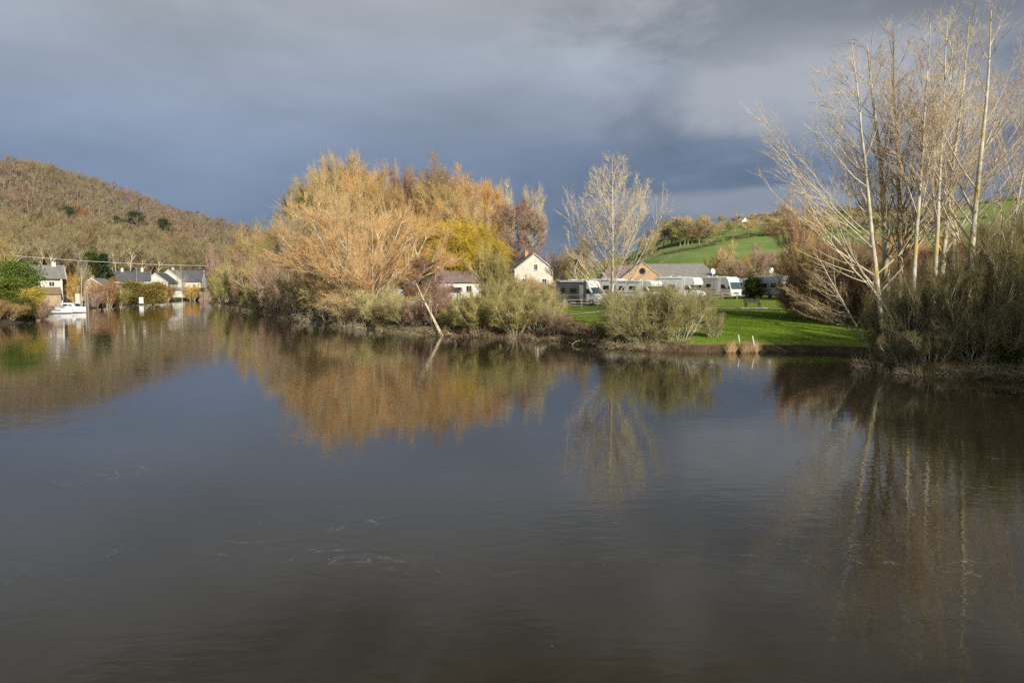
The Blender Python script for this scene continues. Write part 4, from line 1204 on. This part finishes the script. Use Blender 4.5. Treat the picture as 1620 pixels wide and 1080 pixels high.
gable_house('farmhouse', 1177, 395, 'tiny white farmhouse on the skyline of the green field', 'house', R(20), 4.4, 6, 2.2, 4.2, 'white', 'old_slate', z=G(W(1177, 440, 395)[0], 395) - 2.0)

# ---- left bank houses
hA = gable_house('riverside_house', 79, 136, 'grey roofed riverside house with white walls above the moored boats', 'house', R(90 + 34), 8.0, 6.8, 4.6, 6.6, 'render_white', 'old_slate',
                 chim=[(-.2, 1.0, .7, 'render_white')], over=.5, wins=[((-4.0, 1.6, 3.5), .9, .9, '-x'), ((-4.0, 3.6, 3.5), .9, .9, '-x'), ((-4.0, 5.2, 3.5), .9, .9, '-x')])
hA.location.x += 3.0; hA.location.y += -1.8; hA.location.z = .85
MB().prism([(-7.4, 2.0), (-7.4, 1.85), (-4.01, 2.85), (-4.01, 3.0)], .3, 6.9, axis='y').build('porch_roof', M['brown_tile'], hA)
MB().box((-7.0, .5, -.3), (-4.02, 6.6, 1.82)).build('porch_wall', M['stone_tan'], hA)
MB().box((-4.9, .12, -.3), (-4.7, .32, 4.3)).build('corner_post', M['white'], hA)
gable_house('stone_cottage', 145, 160, 'brown stone gabled cottage behind the pale stemmed trees', 'house', R(12), 6.0, 8, 2.6, 4.6, 'stone_tan', 'old_slate', chim=[(.1, .4, .5, 'stone_tan')])
hC = gable_house('long_slate_house', 218, 205, 'long low house with a dark slate roof and two chimneys', 'house', R(90 + 27), 7.0, 9.5, 4.2, 6.5, 'render_white', 'slate', chim=[(0, 1.8, .9, 'render_white'), (0, 6.5, .8, 'render_white')])
hC.location.x += 4.2; hC.location.y -= 2
gable_house('white_gabled_house', 246, 212, 'white gabled house with solar panel roof at the far shore, left of the pair', 'house', R(6), 6.4, 8.5, 3.6, 6.1, 'render_white', 'slate', wins=[((0, 0, 3.2), 1.0, 1.2, '-y')])
gable_house('white_gabled_house', 267, 224, 'taller white gabled house behind and right of the first', 'house', R(6), 7.2, 9.5, 4.2, 7.2, 'render_white', 'old_slate', wins=[((0, 0, 3.8), .9, 1.1, '-y')], chim=[(0, 4, .6, 'render_white')])
hE = gable_house('slate_roofed_house', 306, 232, 'cream house with a plain dark slate roof at the river bend', 'house', R(90 + 10), 7.4, 7.4, 3.9, 7.0, 'render_cream', 'slate', wins=[((-3.7, 2.0, 2.4), 1, 1.2, '-x'), ((-3.7, 5.2, 2.4), 1, 1.2, '-x')])
hE.location.x += 3.2
gable_house('pink_boathouse', 316, 196, 'small pinkish boathouse with a dark roof on the water edge', 'boathouse', R(84), 3.6, 4.4, 2.4, 2.9, 'stone_pink', 'wood_dark', z=.05).location.x += 2.0
gable_house('garden_lean_to', 275, 200, 'low white garden building in front of the far gabled houses', 'shed', R(90), 3, 8.5, 1.9, 2.3, 'render_white', 'zinc').location.x += 3.2

sp = empty('church_spire', W(184, 440, 300)); sp.location.z = G(sp.location.x, 300) - 1
tag(sp, 'small grey pointed spire rising among the far trees', 'spire')
zt = W(184, 427, 300)[2] - sp.location.z
MB().box((-1.4, -1.4, -1), (1.4, 1.4, zt - 5.2)).build('tower', M['render_white'], sp)
MB().cyl((0, 0, zt - 5.2 + 2.4), 1.7, 4.8, 'z', 8, .05).build('spire_roof', M['zinc'], sp)

# ---- boats
def boat(px, D, L, label, cabin, yaw):
    x = W(px, 490, D)[0]
    b = empty('motor_boat', (x, D, 0), yaw)
    tag(b, label, 'boat', 'white boats moored by the riverside house')
    hb = MB(); bm = hb.bm
    secs = []
    for i, (t, hwid, zk, zs) in enumerate([(0, .95, -.1, .62), (.25, 1.1, -.15, .62), (.55, 1.1, -.15, .68), (.8, .75, -.08, .78), (.93, .35, .1, .86), (1, .03, .3, .92)]):
        xx = -L / 2 + L * t
        secs.append([bm.verts.new(p) for p in [(xx, -hwid, zs), (xx, -hwid * .85, .1), (xx, 0, zk), (xx, hwid * .85, .1), (xx, hwid, zs)]])
    for a, c in zip(secs[:-1], secs[1:]):
        for k in range(4):
            bm.faces.new((a[k], a[k + 1], c[k + 1], c[k]))
        bm.faces.new((a[4], a[0], c[0], c[4]))
    bm.faces.new(secs[0])
    bmesh.ops.recalc_face_normals(bm, faces=bm.faces)
    hb.build('hull', M['white'], b)
    MB().box((-L / 2 + .1, -1.13, .5), (L * .22, -1.085, .57)).box((-L / 2 + .1, 1.085, .5), (L * .22, 1.13, .57)).build('rub_rail', M['plastic'], b)
    if cabin:
        c = MB().prism([(-L * .28, .62), (L * .30, .66), (L * .16, 1.35), (L * .02, 1.5), (-L * .26, 1.5)], -.8, .8, .06).build('cabin', M['white'], b)
        MB().box((-L * .2, -.815, 1.02), (-L * .04, -.79, 1.3)).box((L * .0, -.815, 1.02), (L * .12, -.79, 1.25)).build('side_window', M['glass'], c)
        MB().quad([(L * .162 + .01, -.6, 1.34), (L * .162 + .01, .6, 1.34), (L * .245 + .01, .6, 1.0), (L * .245 + .01, -.6, 1.0)]).build('windscreen', M['glass'], c)
    else:
        c = MB().prism([(-L * .05, .62), (L * .22, .66), (L * .10, 1.15), (-L * .03, 1.2)], -.7, .7, .04).build('windscreen_frame', M['silver'], b)
        MB().box((-L * .4, -.6, .62), (-L * .3, .6, .95)).build('bench_seat', M['offwhite'], b)
        MB().box((-L / 2 - .35, -.2, .2), (-L / 2 - .02, .2, 1.0), .05).build('outboard_motor', M['plastic'], b)
    MB().bar((L * .38, -.4, .85), (L * .38, -.4, 1.25), .02).bar((L * .38, .4, .85), (L * .38, .4, 1.25), .02).bar((L * .38, -.4, 1.25), (L * .49, 0, 1.3), .02).bar((L * .38, .4, 1.25), (L * .49, 0, 1.3), .02).build('pulpit_rail', M['silver'], b)
    return b
boat(114, 117.5, 4.6, 'white cabin boat moored beside the pale stemmed trees', True, R(-6))
boat(92, 114.5, 4.2, 'open white boat moored in front of the cabin boat', False, R(4))
for px, D, lab in ((135.5, 119, 'mooring post at the bow of the cabin boat'), (139, 122, 'second mooring post nearer the bank')):
    x = W(px, 480, D)[0]
    t = tag(MB().cyl((0, 0, 0), .12, 5.2, seg=10).build('mooring_post', M['wood_grey'], None), lab, 'post', 'mooring posts')
    t.location = (x, D, .3)
x = W(112, 470, 121)[0]
t = tag(MB().box((-.35, -.2, -.3), (.35, .2, 2.2), .03).build('white_gate_pillar', M['render_white'], None), 'pale pillar on the bank behind the cabin boat', 'pillar'); t.location = (x, 123, .6)
# notice board at the far shore
x = W(227, 470, 158)[0]
nb = empty('notice_board', (x, 157, G(x, 157) + .7)); tag(nb, 'white notice board on two posts at the far bank', 'sign')
MB().box((-.45, -.05, 1.2), (.45, .05, 2.5), .01).build('panel', M['white'], nb)
for sx_ in (-.35, .35): MB().box((sx_ - .06, .052, -1.2), (sx_ + .06, .15, 2.4)).build('post', M['wood_grey'], nb)
# overhead cable with end poles
A = Vector(W(-60, 397, 150)); B = Vector(W(430, 420, 205))
cb = MB(); prev = A
for i in range(1, 41):
    t = i / 40; p = A.lerp(B, t); p.z -= 3.0 * 4 * t * (1 - t) * .35
    cb.bar(prev, p, .045, 5); prev = p
tag(cb.build('overhead_cable', M['offwhite'], None), 'pale overhead cable strung across the foot of the wooded hill', 'cable')
for P_, lab in ((A, 'utility pole holding the cable at the left edge'), (B, 'utility pole holding the cable behind the golden tree')):
    g0 = G(P_.x, P_.y)
    t = tag(MB().cyl((0, 0, (P_.z - g0) / 2), .14, P_.z - g0 + .6, seg=10).build('utility_pole', M['wood_grey'], None), lab, 'pole'); t.location = (P_.x, P_.y, g0)
# street lamps
for px, D, top, lab in ((323, 222, 426, 'street lamp at the right of the slate roofed house'), (179, 200, 425, 'pale lamp pole beside the small spire'), (216, 198, 423, 'lamp pole in front of the long slate house')):
    x = W(px, 440, D)[0]; g0 = G(x, D); hh = W(px, top, D)[2] - g0
    l = empty('street_lamp', (x, D, g0)); tag(l, lab, 'street lamp', 'street lamps in the far hamlet')
    MB().cyl((0, 0, hh / 2), .08, hh, seg=8).bar((0, 0, hh), (-.9, 0, hh + .25), .05).build('pole', M['zinc'], l)
    MB().box((-1.5, -.14, hh + .2), (-.85, .14, hh + .34), .03).build('lamp_head', M['silver'], l)

# ---- motorhomes: x forward, y across, origin on the ground under the middle
def motorhome(px, D, yaw, label, L=6.6, H=2.85, style='alcove', side='white', front='white', dish=False):
    x = W(px, 455, D)[0]
    r = empty('motorhome', (x, D, G(x, D) + .05), yaw)
    tag(r, label, 'motorhome', 'motorhomes parked along the meadow')
    hw = 1.12; x0, x1 = -L / 2, L / 2
    zt = H; zb = .42
    if style == 'aclass':
        box = [(x0, zb), (x1 - 2.0, zb), (x1 - 2.0, zt), (x0, zt)]
        nose = [(x1 - 1.998, zb - .04), (x1 - .25, zb - .04), (x1 - .02, .62), (x1, 1.15), (x1 - .35, 2.15), (x1 - .55, 2.6), (x1 - .9, zt + .03), (x1 - 1.998, zt + .03)]
        scr = [(x1 + .005, 1.28), (x1 - .33, 2.16)]
    elif style == 'alcove':
        box = [(x0, zb), (x1 - 1.9, zb), (x1 - 1.9, zt), (x0, zt)]
        nose = [(x1 - 1.898, zb - .04), (x1 - .1, zb - .04), (x1, .55), (x1, .95), (x1 - .75, 1.25), (x1 - 1.25, 1.9), (x1 - .55, 2.0), (x1 - .42, 2.3), (x1 - .7, zt - .05), (x1 - 1.2, zt + .02), (x1 - 1.898, zt + .02)]
        scr = [(x1 - .73, 1.29), (x1 - 1.22, 1.86)]
    else:  # low profile
        box = [(x0, zb), (x1 - 1.9, zb), (x1 - 1.9, zt), (x0, zt)]
        nose = [(x1 - 1.898, zb - .04), (x1 - .1, zb - .04), (x1, .55), (x1 - .02, .95), (x1 - .8, 1.28), (x1 - 1.35, 2.0), (x1 - 1.7, zt - .1), (x1 - 1.898, zt)]
        scr = [(x1 - .79, 1.32), (x1 - 1.32, 1.97)]
    b = MB().prism(box, -hw, hw, .05).build('living_body', M[side], r)
    MB().prism([(x0 + .12, zt + .003), (x1 - 2.1, zt + .003), (x1 - 2.2, zt + .07), (x0 + .2, zt + .07)], -hw + .12, hw - .12).build('roof', M['white'], b)
    MB().box((x0 + 1.2, -.3, zt + .072), (x0 + 1.9, .3, zt + .18), .03).box((x0 + 2.9, -.25, zt + .072), (x0 + 3.4, .25, zt + .17), .03).build('roof_hatch', M['offwhite'], b)
    MB().box((x0 + .6, -hw - .09, zt - .16), (x1 - 2.3, -hw - .002, zt - .03), .03).build('awning_case', M['white'], b)
    hw2 = hw - .03
    c = MB().prism(nose, -hw2, hw2, .07).build('cab', M[front], r)
    (a0, z0), (a1, z1) = scr
    dx, dz = (a1 - a0), (z1 - z0); ln = math.hypot(dx, dz); nx_, nz_ = dz / ln * .02, -dx / ln * .02
    w_ = hw2 - .14
    ws = MB(); ws.prism([(a0 + nx_ - .03, z0 + nz_), (a0 + nx_, z0 + nz_), (a1 + nx_, z1 + nz_), (a1 + nx_ - .03, z1 + nz_)], -w_, w_)
    ws.build('windscreen', M['screen_glass'], c)
    MB().box((a1 - .03 - .02, -w_ - .02, z1 + .02), (a1 + .05, w_ + .02, z1 + .08)).build('screen_surround', M['plastic'], c)
    for sg in (-1, 1):
        y = sg * (hw2 + .003)
        ym = sorted((y, y + sg * .012))
        cw = MB(); xa = a1 - .45 if style != 'aclass' else x1 - 1.5
        cw.prism([(xa - .35, 1.35), (xa + .62, 1.32), (xa + .25, 1.92), (xa - .35, 1.92)], ym[0], ym[1]); cw.build('cab_window', M['glass'], c)
        MB().box((x1 - .62 if style != 'aclass' else x1 - .3, sg * hw2 - .02 + (0 if sg > 0 else -.22), 1.35), (x1 - .46 if style != 'aclass' else x1 - .12, sg * hw2 + .02 + (.22 if sg > 0 else 0), 1.72), .03).build('wing_mirror', M['plastic'], c)
        hx = x1 - .01
        MB().box((hx - .12, sg * .82 - .17, .72), (hx + .03, sg * .82 + .17, .90), .03).build('headlight', M['lamp_clear'], c)
        y = sg * (hw + .002); ym = sorted((y, y + sg * .025))
        for wx, ww in ((x0 + .55, .9), (x0 + 2.3, 1.0)):
            f = MB().box((wx, ym[0], 1.45), (wx + ww, ym[1], 2.0), .01).build('side_window', M['glass'], b)
    MB().box((x1 - 2.9, -hw - .022, .5), (x1 - 2.3, -hw - .002, 2.35), .008).build('door', M['silver' if side == 'charcoal' else 'white'], b)
    MB().box((x0 + .02, -hw - .018, 1.12), (x1 - 2.95, -hw - .002, 1.2)).box((x0 + .02, -hw - .018, .62), (x1 - 3.0, -hw - .002, .66)).build('stripe', M['plastic' if side != 'charcoal' else 'silver'], b)
    MB().box((x1 - .08, -hw2 + .05, .36), (x1 + .07, hw2 - .05, .56), .04).build('bumper', M['plastic' if style != 'aclass' else 'white'], c)
    MB().box((x1 - .03, -.5, .72), (x1 + .012, .5, .86), .005).build('grille', M['plastic'], c)
    MB().box((x1 + .071, -.26, .40), (x1 + .08, .26, .51)).build('number_plate', M['white'], c)
    rb_ = MB().box((x0 - .07, -hw + .05, .38), (x0 - .002, hw - .05, .62), .03).build('rear_bumper', M['offwhite'], b)
    MB().box((x0 - .025, -.62, 1.5), (x0 - .002, .62, 2.0), .01).build('rear_window', M['glass'], b)
    for sg in (-1, 1):
        MB().box((x0 - .03, sg * .95 - .08, .75), (x0 - .002, sg * .95 + .08, 1.2), .01).build('rear_light', M['lamp_red'], b)
    for wx in (x0 + 1.75, x1 - 1.05):
        for sg in (-1, 1):
            t = MB().cyl((wx, sg * (hw - .10), .34), .34, .22, 'y', 20).build('wheel', M['rubber'], r)
            MB().cyl((wx, sg * (hw + .02), .34), .20, .03, 'y', 14).build('rim', M['silver'], t)
    MB().box((x0 + .1, -hw + .15, .30), (x1 - .3, hw - .15, .415)).build('chassis', M['plastic'], r)
    if dish:
        MB().cyl((x0 + 2.3, .2, zt + .35), .04, .7, seg=8).build('dish_mast', M['white'], b)
        d_ = MB().cyl((0, 0, 0), .42, .05, 'x', 20).build('satellite_dish', M['white'], b)
        d_.location = (x0 + 2.42, .2, zt + .85); d_.rotation_euler = (0, R(-15), 0)
    return r
motorhome(922, 91.5, R(-45), 'dark grey sided motorhome with a white cab, leftmost by the fence', L=6.6, side='charcoal', style='low')
motorhome(972, 103, R(-48), 'white motorhome half hidden behind the lone poplar trunk', style='low')
motorhome(1013, 98, R(-49), 'white motorhome in front of the brick gable, seen through twigs', L=6.4, style='alcove', H=2.7)
motorhome(1076, 104, R(-46), 'white motorhome with a bulging overcab third from the right', L=6.8, style='alcove', H=3.0)
motorhome(1135, 109, R(-58), 'integrated white motorhome with a wide windscreen and satellite dish', L=7.0, style='aclass', H=2.95, dish=True)
motorhome(1176, 122, R(-50), 'grey panel van camper partly behind the round evergreen bush', L=5.6, H=2.5, style='low', side='silver', front='silver')
motorhome(1214, 110, R(116), 'white motorhome turned away, its back to the meadow, with roof dish', L=6.6, style='low', H=3.0, side='offwhite', dish=True)

# ---- rail fence in front of the motorhomes
fpts = []
for px, D in ((868, 86), (945, 88), (1010, 93), (1075, 98), (1120, 101.5), (1166, 104.5)):
    fpts.append(Vector((W(px, 470, D)[0], D, 0)))
fe = empty('rail_fence', (fpts[0].x, fpts[0].y, G(fpts[0].x, fpts[0].y))); tag(fe, 'low weathered wooden post and rail fence before the motorhomes', 'fence')
o0 = fe.location.copy()
pos = []
for a, b in zip(fpts[:-1], fpts[1:]):
    n = max(1, round((b - a).length / 2.3))
    pos += [a.lerp(b, k / n) for k in range(n)]
pos.append(fpts[-1])
pm = MB().box((-.065, -.065, -.4), (.065, .065, .95), .01); pme = bpy.data.meshes.new('fence_post'); pm.bm.to_mesh(pme); pme.materials.append(M['wood_grey'])
for p in pos:
    p.z = G(p.x, p.y)
    q = link('post', pme, fe); q.location = p - o0
for a, b in zip(pos[:-1], pos[1:]):
    for hz in (.42, .80):
        MB().bar(a - o0 + Vector((0, -.09, hz)), b - o0 + Vector((0, -.09, hz + random.Random(int(a.x * 9)).uniform(-.03, .03))), .045, 6).build('rail', M['wood_grey'], fe)

# ---- bench
bx_, by_, bz_ = hit(1191, 488, 60, 110)
be = empty('park_bench', (bx_, by_ + .1, bz_ + .06), R(4)); tag(be, 'dark slatted park bench on a concrete pad in the meadow', 'bench')
sm_ = MB().box((-.9, -.055, -.02), (.9, .055, .02), .006); sme = bpy.data.meshes.new('slat'); sm_.bm.to_mesh(sme); sme.materials.append(M['wood_dark'])
for k in range(4):
    q = link('seat_slat', sme, be); q.location = (0, -.25 + k * .13, .45)
for k in range(3):
    q = link('back_slat', sme, be); q.location = (0, .25 + k * .03, .60 + k * .14); q.rotation_euler = (R(78), 0, 0)
for sx_ in (-.72, .72):
    MB().box((sx_ - .05, -.28, 0), (sx_ + .05, -.2, .428)).box((sx_ - .05, .16, 0), (sx_ + .05, .24, .428)).box((sx_ - .04, -.2, .36), (sx_ + .04, .16, .428)).bar((sx_, .2, .40), (sx_, .37, .95), .035).build('leg', M['wood_dark'], be)
pd = MB().box((-1.5, -.8, -.35), (1.3, .55, 0)).build('bench_pad', M['concrete'], None); pd.location = (bx_, by_ + .1, bz_ + .058); pd.rotation_euler = (0, 0, R(4))
tag(pd, 'pale concrete pad under the bench', 'pad')

# ---- stakes, dead trunk, dead branch
for px, py, lean, lab in ((1171, 549, -.16, 'left pale leaning stake at the water edge'), (1194, 551, -.2, 'right pale leaning stake at the water edge')):
    x, y, z = WZ(px, py, .25)
    t = MB().cyl((0, 0, .35), .05, 1.15, seg=8).build('stake', M['offwhite'], None); t.location = (x, y, .2); t.rotation_euler = (0, lean, 0)
    tag(t, lab, 'stake', 'stakes at the meadow shore')

def dead_wood(name, p0, d0, L, r0, label, nb, seed, K=9, wob=.06, sub=.45, up=.02, ang=.9):
    rng = np.random.default_rng(seed)
    S = walk(np.array([p0]), np.array([d0], float), np.array([L]), K, up, wob, rng)
    SR = taper(np.array([r0]), K, .25)
    root = empty(name, tuple(p0)); tag(root, label, 'dead tree')
    g = Geo(); g.tubes(S - np.array(p0), SR, 9)
    t = link('trunk', g.mesh(name + '_trunk', M['bark_pale'], True), root); t.color = (1.05, .98, .86, 1)
    p, d, r, tt, pi = spawn(S, SR, nb, .25, 1, ang, .25, rng)
    B = walk(p, d, L * sub * rng.uniform(.4, 1, nb), 6, .04, .18, rng); BR = taper(r * .5, 6, .2)
    g = Geo(); g.tubes(B - np.array(p0), BR, 5)
    p, d, r, tt, pi = spawn(B, BR, 6, .2, 1, .7, .2, rng)
    C = walk(p, d, L * .16 * rng.uniform(.5, 1.2, len(p)), 4, .04, .18, rng); g.tubes(C - np.array(p0), taper(np.full(len(p), .016), 4, .4), 3)
    c = link('branches', g.mesh(name + '_branches', M['bark_pale']), root); c.color = (1, .95, .85, 1)
s = WZ(700, 533, -.1)
e = W(668, 470, s[1] + 1.0)
v = Vector(e) - Vector(s)
dead_wood('dead_trunk', s, (v.x, v.y, v.z), 5.4, .17, 'pale slanting dead trunk rising from the water', 10, 4, wob=.03, up=0)
s = WZ(905, 545, .05)
dead_wood('fallen_branch', s, (.9, .15, .75), 3.0, .05, 'bleached fallen branch hooked over the waterline', 9, 6, wob=.2, sub=.6)
s = WZ(1372, 545, .5)
# ---- bank litter, reeds and grass
def blades(name, P, h, lean, col, label, seed, r=.012, cat=None):
    rng = np.random.default_rng(seed)
    n = len(P)
    e = P + np.column_stack([rng.normal(size=(n, 2)) * lean, np.ones(n)]) * (h * rng.uniform(.5, 1.2, n))[:, None]
    g = Geo(); g.cones(P, e, r)
    o = link(name, g.mesh(name, M['twig'])); o.color = (*col, 1)
    return tag(o, label, cat, kind='stuff')
rng = np.random.default_rng(8)
def shore_pts(px0, px1, n, d0, d1, rng):
    px = rng.uniform(px0, px1, n); q = sorted(SHORE_PX)
    py = np.interp(px, [a[0] for a in q], [a[1] for a in q])
    pts = np.array([WZ(a, b, 0) for a, b in zip(px, py)])
    y = pts[:, 1] + rng.uniform(d0, d1, n)
    x = pts[:, 0] * y / pts[:, 1]
    return np.column_stack([x, y, np.maximum(gz(x, y), -.05) - .02])
blades('dry_bank_grass', shore_pts(345, 960, 9000, -.1, 2.6, rng), .22, .6, (.36, .29, .18), 'matted dry grass and stems along the copse bank', 1, .014, 'grass')
blades('dry_bank_grass', shore_pts(960, 1180, 4500, -.1, 1.0, rng), .16, .6, (.25, .18, .11), 'brown dry stems on the meadow shore', 2, .009, 'grass')
blades('dry_bank_grass', shore_pts(1400, 1619, 5000, -.1, 2.5, rng), .2, .7, (.26, .22, .12), 'dry stems under the thicket on the point', 3, .008, 'grass')
blades('reeds', np.concatenate([shore_pts(1174, 1197, 1500, -.5, .5, rng), shore_pts(1150, 1162, 500, -.4, .5, rng)]), .62, .38, (.50, .36, .20), 'clump of buff reeds beside the stakes', 4, .010, 'reeds')
# meadow grass near the shore
px = rng.uniform(1100, 1420, 60000); Dm = rng.uniform(53.5, 76, 60000)
X = (px - CX) / F * Dm; d_ = shore_dist(X, Dm); k = (d_ > 1.6) & (px * 0 + X > 10)
P = np.column_stack([X, Dm, gz(X, Dm) - .01])[k]
blades('meadow_grass', P, .09, .5, (.15, .26, .02), 'short bright green grass of the riverside meadow', 5, .012, 'grass')
# mistletoe in the left shoulder tree
mt = leafy('mistletoe_proto', 91, .9, .55, 1400, .12, lobes=8)
for i, (px, py) in enumerate(((478, 318), (490, 326), (505, 330), (520, 342), (683, 318))):
    w = W(px, py, 160)
    o = link('mistletoe', mt['crown']); o.location = (w[0], w[1], w[2] - .4); o.scale = (1.5, 1.5, 1.5); o.color = (.16, .17, .04, 1)
    tag(o, 'green mistletoe ball hanging in the left shoulder trees of the copse' if i < 4 else 'mistletoe ball in a treetop near the copse centre', 'mistletoe', 'mistletoe balls in the left shoulder of the copse' if i < 4 else None)
